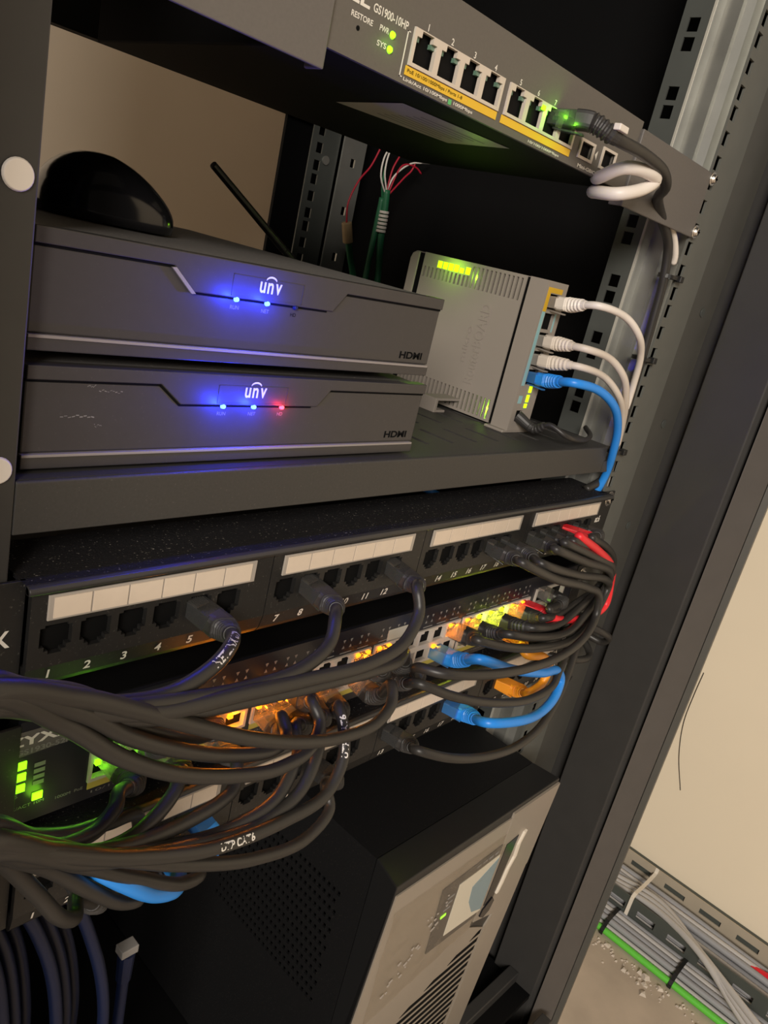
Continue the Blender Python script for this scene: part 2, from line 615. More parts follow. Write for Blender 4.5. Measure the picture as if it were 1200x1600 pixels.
# slits run from front to back
sl = []
for r in range(6):
    for c in range(17):
        x = -206 + c * 24.5 + (r % 2) * 12.2
        if x < 204:
            sl.append((x, x + 4.0, 22 + r * 40, 50 + r * 40))
m = MB().plate('z', 79.4, 81, -229, 212, 2.2, 262, sl)
obj('shelf_plate', m, M_shelf, shelf)
m = MB().prism([(0, 61.2), (2, 61.2), (2, 81), (0.6, 81), (0, 80.4)], -229.8, 206, 'x')
m.box(-226, 206, 2, 14, 61.2, 62.4)
obj('front_lip', m, M_shelf, shelf, bevel=0.4)
obj('side_flange', MB().box(-219.5, -218, 14, 262, 62, 80.5), M_shelf, shelf)
obj('side_flange', MB().box(210.5, 212, 30, 262, 62, 81), M_shelf, shelf)
e = obj('mounting_ear', MB().box(206, 226, -0.2, 1.2, 61.2, 70), M_shelf, shelf)

XL, XR = -226.0, -17.0


def recorder(label, yf, z0, z1, leds):
    t = thing('video_recorder', label, 'video recorder', (-121, yf + 120, z0), 'stacked video recorders')
    zs = z0 + 0.115 * (z1 - z0)
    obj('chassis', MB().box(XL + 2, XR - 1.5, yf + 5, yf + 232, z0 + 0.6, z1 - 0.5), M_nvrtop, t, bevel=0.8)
    h = z1 - z0
    zg = z0 + 0.865 * h                    # upper groove
    zl = z0 + 0.64 * h                     # groove through the indicators
    x1, x2, x3, x4 = -175, -165.5, -95.5, -85.5
    f = MB()
    f.box(XL, XR, yf, yf + 6, z0 + 5.6, zg - 0.6)                        # lower fascia
    fascia = obj('front_fascia', f, M_nvr, t, bevel=0.7)
    # upper band, dropping to the indicator groove in the middle
    f = MB()
    f.prism([(XL, zg), (XL, z1), (XR + 0.6, z1), (XR + 0.6, zg), (x4, zg), (x3 + 3, zl + 0.5), (x2, zl + 0.5), (x1, zg)], yf - 1.0, yf + 6, 'y')
    band = obj('upper_band', f, M_nvr, t, bevel=0.4)
    f = MB().box(XL, XR, yf - 1.0, yf + 6, z0, z0 + 4.6)
    obj('lower_band', f, M_nvr, t, bevel=0.4)
    obj('trim_stripe', MB().box(XL, XR - 1.2, yf - 1.5, yf + 4, z0 + 4.4, z0 + 5.5), M_stripe, t, bevel=0.2)
    # dark line where the fascia meets the band
    g = MB()
    g.box(XL, x1, yf - 0.15, yf + 1, zg - 0.9, zg)
    g.prism([(x1 - 0.4, zg - 0.9), (x2 - 0.2, zl - 0.4), (x2 + 0.5, zl + 0.5), (x1 + 0.4, zg)], yf - 0.15, yf + 1, 'y')
    g.box(x2, x3, yf - 0.15, yf + 1, zl - 0.4, zl + 0.45)
    g.box(x4, XR, yf - 0.15, yf + 1, zg - 0.9, zg)
    obj('groove', g, M_void, t)
    # logo plate with raised border and the lettering
    g = MB()
    bx0, bx1, bz0, bz1 = -148.5, -111.8, zl + 1.4, zg + 0.7
    for a in ((bx0, bx1, bz1 - 0.25, bz1), (bx0, bx1, bz0, bz0 + 0.25), (bx0, bx0 + 0.25, bz0, bz1), (bx1 - 0.25, bx1, bz0, bz1)):
        g.box(a[0], a[1], yf - 1.15, yf - 0.9, a[2], a[3])
    plate = obj('logo_plate', g, M_nvr, t)
    g = MB()
    lx, lz, lh = -135.2, zl + 4.0, 4.4
    write(g, 'u', (lx, yf - 1.2, lz), X, Z, lh, 3.0, 0.02)
    write(g, 'n', (lx + 4.0, yf - 1.2, lz), X, Z, lh, 3.0, 0.02)
    write(g, 'v', (lx + 8.0, yf - 1.2, lz), X, Z, lh, 3.4, 0.02)
    arc = []
    for k in range(9):
        a = PI * (0.15 + 0.7 * k / 8)
        arc.append((lx + 5.5 + 3.0 * math.cos(a), lz + 4.0 + 2.2 * math.sin(a)))
    for k in range(8):
        (ax, az), (bx, bz) = arc[k], arc[k + 1]
        g.quad((ax, yf - 1.2, az), (bx, yf - 1.2, bz), (bx, yf - 1.2, bz + 0.75), (ax, yf - 1.2, az + 0.75))
    obj('logo', g, M_print, plate)
    g = MB()
    write(g, 'HDMI', (-40.5, yf - 0.1, z0 + 8.0), X, Z, 3.6, 17.5, 0.035)
    obj('port_lettering', g, M_void, t)
    for (lx, on, cap) in leds:
        d = MB()
        d.cyl((lx, yf - 0.2, zl), (lx, yf - 1.6, zl), 1.15, 16, 0.8)
        mm = {'blue': G_blue, 'red': G_red, 'off': M_navyc}[on]
        l = obj('indicator_light', d, mm, t, bevel=0.1)
        if on == 'blue':
            led_light('led_glow', (lx, yf - 8.0, zl), (0.01, 0.03, 1.0), 0.05, l)
        elif on == 'red':
            led_light('led_glow', (lx, yf - 4.0, zl), (1.0, 0.02, 0.03), 0.006, l)
        g = MB()
        write(g, cap, (lx, yf - 0.1, zl - 4.0), X, Z, 1.5, None, 0.0, True)
        obj('caption', g, M_printdim if on != 'off' else M_void, l)
    for fx in (XL + 16, XR - 16):
        for fy in (yf + 26, yf + 210):
            d = MB()
            d.cyl((fx, fy, z0 + 0.8), (fx, fy, z0 - 4.4 if z0 > 100 else 81), 7, 16)
            obj('rubber_foot', d, M_tie, t)
    return t, fascia


up, upf = recorder('charcoal video recorder on top of the other one, with two blue lights lit', 10, 124.0, 164.0,
                   [(-145.3, 'blue', 'RUN'), (-129.7, 'blue', 'NET'), (-114.4, 'off', 'HD')])
lo, lof = recorder('charcoal video recorder under the other one, with two blue lights and a red one', 8, 82.6, 119.6,
                   [(-144.9, 'blue', 'RUN'), (-129.0, 'blue', 'NET'), (-113.4, 'red', 'HD')])
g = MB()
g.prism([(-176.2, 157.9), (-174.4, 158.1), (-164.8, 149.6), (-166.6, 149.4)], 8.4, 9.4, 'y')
obj('bevel_highlight', g, M_stripe, up)  # pale strip paints the reflection on the slanted bevel
random.seed(3)
sc = MB()
for (x0, x1, zc, th) in ((-213, -200, 101.5, 0.5), (-204, -200.8, 112.5, 0.4), (-199.5, -190, 110.8, 0.35), (-200, -197, 98, 0.3)):
    n = 9
    for k in range(n):
        xa, xb = x0 + (x1 - x0) * k / n, x0 + (x1 - x0) * (k + 0.8) / n
        za = zc + random.uniform(-0.5, 0.5)
        zb = za + random.uniform(-0.3, 0.3)
        t = th * random.uniform(0.4, 1)
        sc.quad((xa, 7.93, za), (xb, 7.93, zb), (xb, 7.93, zb + t), (xa, 7.93, za + t))
obj('scuff_mark', sc, M_printdim, lof)

# computer mouse lying on the upper recorder
t = thing('computer_mouse', 'glossy black computer mouse lying on the upper recorder', 'computer mouse', (-150, 112, 164))


def mouse_mesh(L, W, H, z0, cut=0.0):
    bm = bmesh.new()
    bmesh.ops.create_uvsphere(bm, u_segments=36, v_segments=20, radius=1)
    c, s = math.cos(math.radians(-12)), math.sin(math.radians(-12))
    for v in bm.verts:
        x, y, z = v.co
        e = 0.78
        x = math.copysign(abs(x) ** e, x)
        y = math.copysign(abs(y) ** e, y)
        zz = max(z, -0.15)
        top = 1.0 - 0.22 * (x + 0.25) ** 2 - (0.18 * x if x > 0 else 0)
        if zz > 0:
            zz = zz ** 0.85 * top
        px, py = x * L / 2, y * W / 2
        v.co = V(-150 + px * c - py * s, 112 + px * s + py * c, z0 + (zz + 0.15) * H / 1.15)
    me = bpy.data.meshes.new('m')
    bm.to_mesh(me)
    bm.free()
    return me


obj('shell', mouse_mesh(61, 58, 28.5, 164.4), M_gloss, t, smooth=True)

# antenna rod leaning behind the recorder
t = thing('antenna_rod', 'thin black antenna rod leaning to the left behind the upper recorder', 'antenna', (182, 230, 81))
m = MB()
m.cyl((182, 230, 81), (182, 230, 95), 9, 20, 7)
obj('antenna_base', m, M_tie, t, bevel=0.8)
m = MB()
m.cyl((182, 230, 90), (58, 230, 163.5), 3.2, 16, 2.9)
m.cyl((58, 230, 163.5), (-15, 230, 208), 2.9, 16, 2.6)
obj('rod', m, M_tie, t, bevel=0.6)

# ------------------------------------------------------------------ router standing on the shelf
t = thing('network_router', 'off white upright network router with vents and green lights on the shelf', 'router', (140, 100, 81))
RX0, RX1 = 126.0, 150.0
vents = []
for k in range(24):
    y = 60.2 + k * 3.8
    if y < 148:
        vents.append((y, y + 1.7, 84.5, 98.5))
        if y < 104:
            vents.append((y, y + 1.7, 169.0, 184.0))
        else:
            vents.append((y, y + 1.7, 169.0, 176.5))
m = MB().plate('x', RX0, RX0 + 2, 57.4, 151.0, 82.6, 186.2, vents)
m.box(RX0 + 2, RX1, 57.4, 59, 82.6, 186.2).box(RX0 + 2, RX1, 149, 151, 82.6, 186.2).box(RX0 + 2, RX1, 58, 149, 184.5, 186.2).box(RX0 + 2, RX1, 58, 149, 82.6, 84)
m.box(RX1 - 2, RX1, 58, 149, 84, 184.5)
shell = obj('main_shell', m, M_white_plastic, t)
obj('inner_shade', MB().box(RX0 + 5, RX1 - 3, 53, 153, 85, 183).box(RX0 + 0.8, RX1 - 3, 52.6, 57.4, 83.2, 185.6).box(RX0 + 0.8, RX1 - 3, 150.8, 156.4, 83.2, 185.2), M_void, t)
m = MB()
m.prism([(156.2, 82.6), (165, 82.6), (165, 180), (163.5, 184), (160, 186), (156.2, 186)], RX0, RX1, 'x')
obj('rear_shell', m, M_white_plastic, t, bevel=1.0)
front = MB().box(122.5, RX1 - 1.5, 40.4, 52.6, 82.8, 186.4)
front.plate('y', 38, 40.4, 122.5, RX1 - 1.5, 82.8, 186.4,
            [(129, 141, z - 5.4, z + 5.4) for z in (172.9, 160.2, 147.2, 134.4, 121.5)] + [(128, 136, 89.5, 97.5)])
fs = obj('front_shell', front, M_white_plastic, t)
m = MB()
for i, zc in enumerate((172.9, 160.2, 147.2, 134.4, 121.5)):
    m.box(129, 141, 40.2, 40.3, zc - 5.4, zc + 5.4)
m.box(128, 136, 40.2, 40.3, 89.5, 97.5)
obj('port_cavity', m, M_void, fs)
m = MB()
m.box(124.6, 128.6, 37.85, 38.05, 166.3, 182.4).box(128.6, 143, 37.85, 38.05, 179, 182.4)
obj('yellow_port_mark', m, M_ochre, fs)
m = MB()
m.box(124.6, 128.2, 37.85, 38.05, 115.2, 166.2).box(141.6, 143.4, 37.85, 38.05, 153.5, 166)
m.box(126, 130.5, 37.85, 38.05, 102.5, 108)
obj('teal_port_mark', m, M_teal, fs)
for (zc, h, x) in ((112.8, 5.0, 137.5), (106.3, 5.6, 137.0), (101.0, 3.4, 136.8)):
    obj('status_light', MB().box(x - 1.6, x + 1.6, 37.5, 38.1, zc - h / 2 + 0.2, zc + h / 2 - 0.2), G_lime, fs)
for k in range(6):
    y = 134.5 - k * 5.35
    hh = 5.0 if k != 4 else 3.6
    obj('signal_light', MB().box(RX0 - 0.35, RX0 + 0.4, y - 2.1 + (5 - hh) / 3, y + 2.1, 183.0 - 5.6, 183.0 - 5.6 + hh), G_lime, shell)
led_light('signal_glow', (RX0 - 9, 121, 181), (0.4, 1.0, 0.02), 0.012, shell, 0.004)
led_light('inside_glow', (RX0 + 3.4, 60, 91), (0.4, 1.0, 0.02), 0.010, shell, 0.001)
led_light('inside_glow', (RX0 + 3.4, 99, 177), (0.4, 1.0, 0.02), 0.006, shell, 0.001)
m = MB()
write(m, 'RouterBOARD', (RX0 - 0.12, 80, 104.4), Z, Y, 8.2, 57, 0.015)
write(m, 'mikro', (RX0 - 0.12, 91.5, 118), Z, Y, 4.4, 26)
emb = obj('embossed_lettering', m, M_white_plastic, shell)
sol = emb.modifiers.new('thickness', 'SOLIDIFY')
sol.thickness = 0.0007
sol.offset = 0
m = MB()
m.prism([(38.5, 81), (55, 81), (55, 82.9), (38.5, 82.9)], 118, 158, 'x')
obj('stand_foot', m, M_white_plastic, t, bevel=0.6)
m = MB()
m.prism([(98, 81), (111, 81), (111, 82.8), (101, 82.8), (101, 89.6), (126, 89.6), (126, 91.4), (98, 91.4)], 86, 100, 'y')
obj('stand_foot', m, M_white_plastic, t, bevel=0.4)
# ------------------------------------------------------------------ patch panels
PW, PP = 111.8, 15.7


def port_x(n):
    n -= 1
    return -213.0 + PW * (n // 6) + PP * (n % 6)


def patch_panel(label, zo, used):
    t = thing('network_patch_bay', label, 'patch bay', (0, 15, zo), 'twenty-four port patch bays')
    # hooded body with a dusty top
    m = MB()
    m.prism([(-8.2, 41.2), (-7.4, 43.2), (-6, 43.9), (32, 43.9), (32, 42.4), (-5.6, 42.4), (-6.4, 40.6)], -226, 226, 'x')
    obj('hood', m, M_dusty, t)
    m = MB().prism([(-8.6, 40.8), (-8.9, 42.2), (-8.2, 43.6), (-6.4, 44.2), (-5.2, 43.9), (-5.6, 40.4)], -226, 226, 'x')
    obj('hood_lip', m, M_lip, t, bevel=0.4)
    obj('body', MB().box(-224, 224, 9, 32, -1.5, 42.4), M_panelblack, t)
    for s in (-1, 1):
        xa, xb = (-241.3, -224) if s < 0 else (213.8, 241.3)
        e = obj('mounting_ear', MB().box(xa, xb, -1.6, 0, 0.2, 43.9), M_panelblack, t, bevel=0.3)
        if s > 0:
            m = MB()
            write(m, 'Cat.6', (217.0, -1.75, 18.8), X, Z, 5.6, 11.5, 0.03)
            obj('lettering', m, M_print, e)
            screw(e, 233.2, -1.6, 38.0)
            screw(e, 233.2, -1.6, 6.0, 2.6)
        else:
            m = MB()
            write(m, 'K', (-233.4, -1.75, 17.6), X, Z, 7.0, 5.0, 0.03)
            obj('lettering', m, M_print, e)
    for g in range(4):
        x0 = -223.6 + PW * g
        x1 = x0 + PW
        if g == 3:
            x1 = 213.6
        holes = []
        for i in range(6):
            c = port_x(6 * g + i + 1)
            holes += [(c - 6.2, c + 6.2, 16.4, 24.6), (c - 4.3, c + 4.3, 14.6, 16.4), (c - 2.6, c + 2.6, 13.2, 14.6), (c - 4.4, c + 4.4, 24.6, 25.6)]
        m = MB().plate('y', -5, -2.4, x0 + 0.3, x1 - 0.3, 7.6, 40.4, holes)
        m.box(x0 + 0.3, x1 - 0.3, 8.4, 9, 7.6, 40.4)
        # chamfered lower edge carrying the numbers
        m.prism([(-5, 7.6), (9, 7.6), (9, -2.2), (-1.5, -2.2), (-3.2, 0.4)], x0 + 0.3, x1 - 0.3, 'x')
        md = obj('port_module', m, M_panelblack, t)
        m = MB()
        for i in range(6):
            c = port_x(6 * g + i + 1)
            m.box(c - 7, c + 7, -2.2, 8.4, 12.5, 26)
        obj('port_cavity', m, M_void, md)
        xs0, xs1 = x0 + 6.2, min(x0 + 101.5, 212.4)
        m = MB().box(xs0, xs1, -6.0, -5, 24.35 + 3.6, 34.9 + 3.6)
        sl = obj('label_sleeve', m, M_sleeve, md, bevel=0.3)
        wcell = (xs1 - xs0 - 4.0) / 6
        for i in range(6):
            xa = xs0 + 1.6 + i * wcell
            obj('label_card', MB().box(xa + 0.45, xa + wcell - 0.45, -6.35, -5.95, 29.0, 37.5), M_card, sl)
        m = MB()
        for i in range(6):
            n = 6 * g + i + 1
            sx = port_x(n) - 1.4
            # the number stands on the sloping lower edge
            uy = Vector((0, -1.8, 7.2)).normalized()
            write(m, str(n), (sx, -3.95, 2.0), X, uy, 4.4, None, 0.02, True)
        obj('port_numbers', m, M_print, md)
    return t


def shift(t, dz):
    """move a finished thing up or down"""
    t.location.z += dz / 1000.0


pp1 = patch_panel('upper black patch panel with cream label strips, right under the vented shelf', 0, [])
pp2 = patch_panel('lower black patch panel, mostly hidden by drooping cables, below the big switch', 0, [])
shift(pp2, -123)
pp2.location.x += 0.004

# ------------------------------------------------------------------ big switch between the patch panels
t = thing('network_switch', 'black fifty-two port network switch between the two patch panels', 'network switch', (0, 120, -68.5))
Z0, Z1 = -68.5, -18.6
obj('chassis', MB().box(-221, 221, 1.2, 250, Z0, Z1), M_black, t, bevel=0.8)
BX = [-190 + 87.2 * b for b in range(4)]
COLX = [BX[b] + 6.9 + 13.8 * c for b in range(4) for c in range(6)]
holes = [(b - 0.6, b + 83.4, -59, -34.6) for b in BX] + [(162, 206, -58, -30)]
obj('front_panel', MB().plate('y', -0.8, 1.2, -221, 221, Z0, Z1, holes), M_navy, t)
for s in (-1, 1):
    xa, xb = (-240, -221) if s < 0 else (221, 236)
    e = obj('mounting_ear', MB().box(xa, xb, -1.5, 0, Z0 + 2, Z1 - 1), M_panelblack, t, bevel=0.3)
    if s > 0:
        screw(e, 230, -1.5, -28)
for b in BX:
    hs = []
    for c in range(6):
        cx = b + 6.9 + 13.8 * c
        hs += [(cx - 5.9, cx + 5.9, -45.2, -37.0), (cx - 3, cx + 3, -37.0, -35.4), (cx - 5.9, cx + 5.9, -57.2, -49.0)]
    blk = obj('port_block', MB().plate('y', -2.0, 1.0, b - 0.6, b + 83.4, -59, -34.6, hs), M_portmetal, t)
    m = MB()
    m.box(b, b + 82.8, 9.6, 9.9, -59, -34.6)
    obj('port_cavity', m, M_void, blk)
    m = MB()
    for c in range(6):
        cx = b + 6.9 + 13.8 * c
        for zt in (-43.8, -55.8):
            for q in range(8):
                m.box(cx - 4.0 + q * 1.1, cx - 3.6 + q * 1.1, 2, 8, zt, zt + 0.4)
    obj('contact_pins', m, M_galvdk, blk)
    st = MB().box(b, b + 82.4, -1.1, -0.7, -63.2, -59.6)
    obj('yellow_strip', st, M_yellow_dull, t)
    m = MB()
    write(m, '10/100/1000Mbps   PoE', (b + 2, -1.0, -66.2), X, Z, 1.7, 60)
    obj('strip_lettering', m, M_printdim, t)
    m = MB()
    for c in range(6):
        cx = b + 6.9 + 13.8 * c
        n = 2 * (BX.index(b) * 6 + c) + 1
        for dx in (-2.8, 2.8):
            m.quad((cx + dx - 1.1, -1.0, -24.6), (cx + dx, -1.0, -26.6), (cx + dx + 1.1, -1.0, -24.6), (cx + dx, -1.0, -24.4))
            m.quad((cx + dx - 1.1, -1.0, -30.0), (cx + dx + 1.1, -1.0, -30.0), (cx + dx, -1.0, -28.0), (cx + dx - 0.1, -1.0, -28.0))
        m.quad((cx - 4.6, -1.0, -33.2), (cx + 4.6, -1.0, -33.2), (cx + 4.6, -1.0, -32.5), (cx - 4.6, -1.0, -32.5))
    obj('indicator_marks', m, M_printdim, t)
g = MB().box(-6, 20, -1.3, -0.7, -34.2, -26.8)
obj('grey_sticker', g, M_sticker, t, bevel=0.3)
# small fibre ports at the right
m = MB().plate('y', -2.0, 1.0, 162, 206, -58, -30, [(164, 182, -42.5, -32), (164, 182, -56, -45.5), (185, 204, -42.5, -32), (185, 204, -56, -45.5)])
sfp = obj('fibre_port_block', m, M_portmetal, t)
obj('port_cavity', MB().box(162.5, 205.5, 9.0, 9.3, -58, -30), M_void, sfp)
obj('green_indicator', MB().box(187, 189.4, -1.6, -0.7, -45.2, -43.4), G_green, t)
led_light('led_glow', (188, -4, -44.3), (0.2, 1.0, 0.05), 0.0006, t)
# lettering and lamps at the left
m = MB()
m.quad((-226, -0.95, -35.0), (-198, -0.95, -33.4), (-198, -0.95, -23), (-226, -0.95, -23))
obj('badge', m, M_bracket, t)
m = MB()
write(m, 'ZYXEL', (-226.5, -1.1, -29.6), X, Z, 4.6, 30.5, 0.03)
obj('lettering', m, M_print, t)
m = MB()
write(m, 'XGS1930-52HP', (-225.8, -1.1, -33.8), X, Z, 2.5, 29, 0.02)
write(m, 'SYS', (-223.8, -1.0, -54.4), X, Z, 1.8)
write(m, 'LINK/ACT 10M', (-226, -1.0, -60.5), X, Z, 1.5, 17)
write(m, '1000M  PoE', (-204, -1.0, -62.0), X, Z, 1.5, 12)
obj('small_lettering', m, M_printdim, t)
m = MB()
for k in range(4):
    m.quad((-214.3, -1.0, -41.8 - 3.0 * k), (-209.8, -1.0, -41.8 - 3.0 * k), (-209.8, -1.0, -39.8 - 3.0 * k), (-214.3, -1.0, -39.8 - 3.0 * k))
obj('usage_marks', m, M_printdim, t)
for (x, z) in ((-219.7, -38.9), (-219.6, -44.4), (-219.6, -49.9), (-212.0, -56.4)):
    obj('status_light', MB().box(x - 2.1, x + 2.1, -1.4, -0.7, z - 1.8, z + 1.8), G_green, t)
led_light('led_glow', (-218, -6, -46), (0.3, 1.0, 0.02), 0.0008, t, 0.004)
led_light('led_glow', (-211, -6, -58), (0.3, 1.0, 0.02), 0.0030, t, 0.003)
# port lamps: column, row, colour
LAMPS = [(0, 1, 'g'), (1, 0, 'g'), (0, 0, 'g'), (2, 1, 'g'), (3, 0, 'g'), (4, 0, 'a'), (5, 0, 'a'), (5, 1, 'a'), (6, 0, 'a'), (6, 1, 'a'), (7, 0, 'a'), (7, 1, 'a'), (8, 1, 'a'), (9, 1, 'a'),
         (11, 0, 'a'), (12, 0, 'a'), (11, 1, 'a'), (16, 1, 'a'), (17, 0, 'a'), (18, 0, 'a'), (19, 0, 'y'), (20, 0, 'y'), (21, 0, 'y'), (22, 0, 'a'), (23, 0, 'a')]
G_yel = glow('yellow_green_led', (0.8, 1.0, 0.01), 1.8)
CO = {'g': (G_green, (0.25, 1.0, 0.02)), 'a': (G_amber, (1.0, 0.26, 0.005)), 'y': (G_yel, (0.75, 1.0, 0.03))}
for (c, r, k) in LAMPS:
    cx, zt = COLX[c], (-36.2 if r == 0 else -48.0)
    for s in ((-1, 1) if c in (4, 11, 12) else (-1,)):
        l = obj('port_light', MB().box(cx + s * 4.2 - 1.3, cx + s * 4.2 + 1.3, -3.6, -1.6, zt - 1.6, zt + 0.7), CO[k][0], t)
    led_light('port_glow', (cx, -2.9, zt - 2.6), CO[k][1], (0.013 if r == 0 else 0.009) * (0.35 if k == 'g' else 1), l, 0.0012)

# ------------------------------------------------------------------ small switch at the top
t = thing('network_switch', 'grey ten-port network switch with yellow strips at the top of the picture', 'network switch', (0, 85, 244.5))
Z0, Z1 = 244.5, 283.0
obj('chassis', MB().box(-131, 113, 2, 172, Z0, Z1), M_black, t, bevel=0.8)
B1, B2 = (-88, -24), (-19.2, 44.8)
holes = [(B1[0], B1[1], 251.6, 265.4), (B2[0], B2[1], 251.6, 265.4), (54.5, 67, 251.2, 258.2), (79, 92, 251.2, 259.6)]
obj('front_panel', MB().plate('y', 0, 2, -131.5, 113.5, Z0, Z1, holes), M_switchgrey, t, kind=None)
for bx in (B1, B2):
    hs = []
    for c in range(4):
        cx = bx[0] + 8 + 16 * c
        hs += [(cx - 6.3, cx + 6.3, 253.0, 262.6), (cx - 3.6, cx + 3.6, 262.6, 265.0)]
    blk = obj('port_block', MB().plate('y', -1.0, 1.0, bx[0], bx[1], 251.6, 265.4, hs), M_portmetal, t)
    obj('port_cavity', MB().box(bx[0] + 0.3, bx[1] - 0.3, 10, 10.3, 251.8, 265.2), M_void, blk)
    m = MB()
    g = MB()
    for c in range(4):
        cx = bx[0] + 8 + 16 * c
        m.box(cx - 6.2, cx - 3.8, 0.2, 3, 260.8, 262.6).box(cx + 3.8, cx + 6.2, 0.2, 3, 260.8, 262.6)
        g.box(cx + 2, cx + 6, 3, 6, 253.4, 256.5)
    obj('port_lens', m, mat('green_tinted_lens', (0.10, 0.18, 0.13), 0.25), blk)
    obj('contact_pins', g, M_galvdk, blk)
    obj('yellow_strip', MB().box(bx[0] - 0.6, bx[1] + 0.2, -0.4, 0.05, 247.9, 251.3), M_yellow, t)
    m = MB()
    for c in range(4):
        write(m, str(c + 1 + (4 if bx is B2 else 0)), (bx[0] + 8 + 16 * c, -0.15, 266.2), X, Z, 2.6, None, 0.02, True)
    obj('port_numbers', m, M_print, t)
m = MB()
write(m, 'PoE 10/100/1000Mbps / Ports 1-8', (-87.6, -0.55, 248.7), X, Z, 1.7, 37)
obj('strip_lettering', m, M_void, t)
m = MB()
for (s, x, z, h, ww) in (('Link/Act 10/100Mbps', -88.6, 245.4, 1.7, 29), ('1000Mbps', -55.0, 245.4, 1.7, 14), ('10/100/1000Mbps', 6, 245.3, 1.5, 30), ('Mini-GBIC 9-10', 56, 245.6, 1.8, 30),
                      ('RESTORE', -122, 257.8, 2.0, 11.5), ('PWR', -106.6, 258.0, 2.0, 5.2), ('SYS', -106.6, 252.8, 2.0, 5.2)):
    obj('caption', write(MB(), s, (x, -0.15, z), X, Z, h, ww, 0.02), M_print, t)
m = MB()
m.box(-91.2, -90.7, -0.15, 0.0, 246.6, 263).box(-91.2, -89.6, -0.15, 0.0, 262.6, 263).box(-91.2, -89.6, -0.15, 0, 246.6, 247)
obj('arrow_mark', MB().quad((70.5, -0.15, 255), (73, -0.15, 252.6), (73, -0.15, 257.4), (72.9, -0.15, 257.4)), M_print, t)
m2 = MB()
write(m2, 'ZYXEL', (-146.5, -0.15, 262.4), X, Z, 5.2, 33, 0.03)
obj('maker_lettering', m2, M_print, t)
m2 = MB()
write(m2, 'GS1900-10HP', (-111.6, -0.15, 262.6), X, Z, 3.0, 20, 0.02)
obj('model_lettering', m2, M_print, t)
obj('bracket_line', m, M_print, t)
obj('lettering_mark', MB().box(-58.6, -56.6, -0.2, 0, 245.2, 247.2), mat('green_print', (0.1, 0.45, 0.15), 0.5), t)
m = MB()
m.cyl((-117.4, 0.1, 255.0), (-117.4, -0.12, 255.0), 0.9, 14)
obj('reset_hole', m, M_void, t)
for zc in (258.6, 253.5):
    m = MB()
    m.cyl((-99.2, 0, zc), (-99.2, -0.8, zc), 1.45, 18, 1.1)
    l = obj('status_light', m, G_green, t)
led_light('led_glow', (-99.2, -4, 256), (0.3, 1.0, 0.02), 0.0006, l)
m = MB()
for (xa, xb, zb, zt) in ((54.5, 67, 251.2, 258.2), (79, 92, 251.2, 259.6)):
    m.plate('y', -0.8, 0.6, xa - 1.6, xb + 1.6, zb - 1.4, zt + 1.4, [(xa, xb, zb, zt)])
sf = obj('fibre_port_frame', m, M_portmetal, t)
obj('port_cavity', MB().box(54, 92.5, 9, 9.2, 251, 260), M_void, sf)
for c in (2, 3):
    cx = B2[0] + 8 + 16 * c
l = obj('port_light', MB().box(9.0, 11.6, -1.7, -0.6, 261.4, 263.6), G_green, t)
led_light('port_glow', (21.5, -6.5, 262.5), (0.25, 1.0, 0.02), 0.004, l, 0.001)
led_light('port_glow', (24, -12, 258.5), (0.25, 1.0, 0.02), 0.003, l, 0.001)
# long mounting ears
m = MB().prism([(-131.5, -1.6), (-230, -1.6), (-230, 0), (-133.2, 0), (-133.2, 8), (-131.5, 8)], 236.6, 280.5)
obj('mounting_ear', m, M_bracket, t, bevel=0.6)
m = MB().prism([(114, -1.6), (224.5, -1.6), (224.5, 0), (115.6, 0), (115.6, 8), (114, 8)], 236.6, 279.5)
ear = obj('mounting_ear', m, M_bracket, t, bevel=0.6)
screw(ear, 226.5, -1.6, 276.2, 3.4)
screw(ear, 226.5, -1.6, 241.0, 3.4)
# silver sticker on the underside
m = MB()
m.quad((-50, 81, 244.2), (-58, 27, 244.2), (20, 20, 244.2), (24, 66, 244.2))
o = obj('rating_sticker', m, M_sticker, t)
m = MB()
for k in range(7):
    yy = 36 + 5 * k
    m.quad((-34, yy, 244.1), (14 - 3 * (k % 3), yy - 4, 244.1), (14 - 3 * (k % 3), yy - 2.8, 244.1), (-34, yy + 1.2, 244.1))
obj('sticker_print', m, M_printdim, o)

# ------------------------------------------------------------------ battery backup unit at the bottom
t = thing('battery_backup_unit', 'large black battery backup unit with a small display standing at the cabinet bottom', 'battery backup', (106, 150, -500))
zt = -189.0
x0b, x1b = 11.0, 204.0
vd = []
for r in range(13):
    for c in range(26):
        y = -4 + c * 5.2 + (r % 2) * 2.6
        z = -238 - r * 8.4
        if y > 118 or (r < 6 and c > 13 + 2 * r):
            continue
        vd.append((y, y + 3.0, z - 2.0, z + 2.0))
m = MB().plate('x', x0b, x0b + 1.6, -24.6, 330, -494, zt, vd)
m.box(x0b + 1.6, x1b, -24.6, 330, -494, -492).box(x0b + 1.6, x1b, -24.6, 330, zt - 1.6, zt).box(x1b - 1.6, x1b, -24.6, 330, -492, zt - 1.6).box(x0b + 1.6, x1b, 328, 330, -492, zt)
obj('chassis', m, M_ups, t)
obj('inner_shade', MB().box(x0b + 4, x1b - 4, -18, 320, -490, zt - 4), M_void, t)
# bezel: flares a little towards the front, the face leans back towards the bottom
fx0, fx1 = 3.5, 207.5


def yf(z):
    return -50.0 + (zt - z) * 0.043


m = MB()
m.hexa([(fx0, yf(-494), -494), (fx1, yf(-494), -494), (x1b, -24.6, -494), (x0b, -24.6, -494),
        (fx0, yf(zt), zt + 0.5), (fx1, yf(zt), zt + 0.5), (x1b, -24.8, zt + 0.5), (x0b, -24.8, zt + 0.5)])
bz = obj('front_bezel', m, M_bezel, t, bevel=0.9)


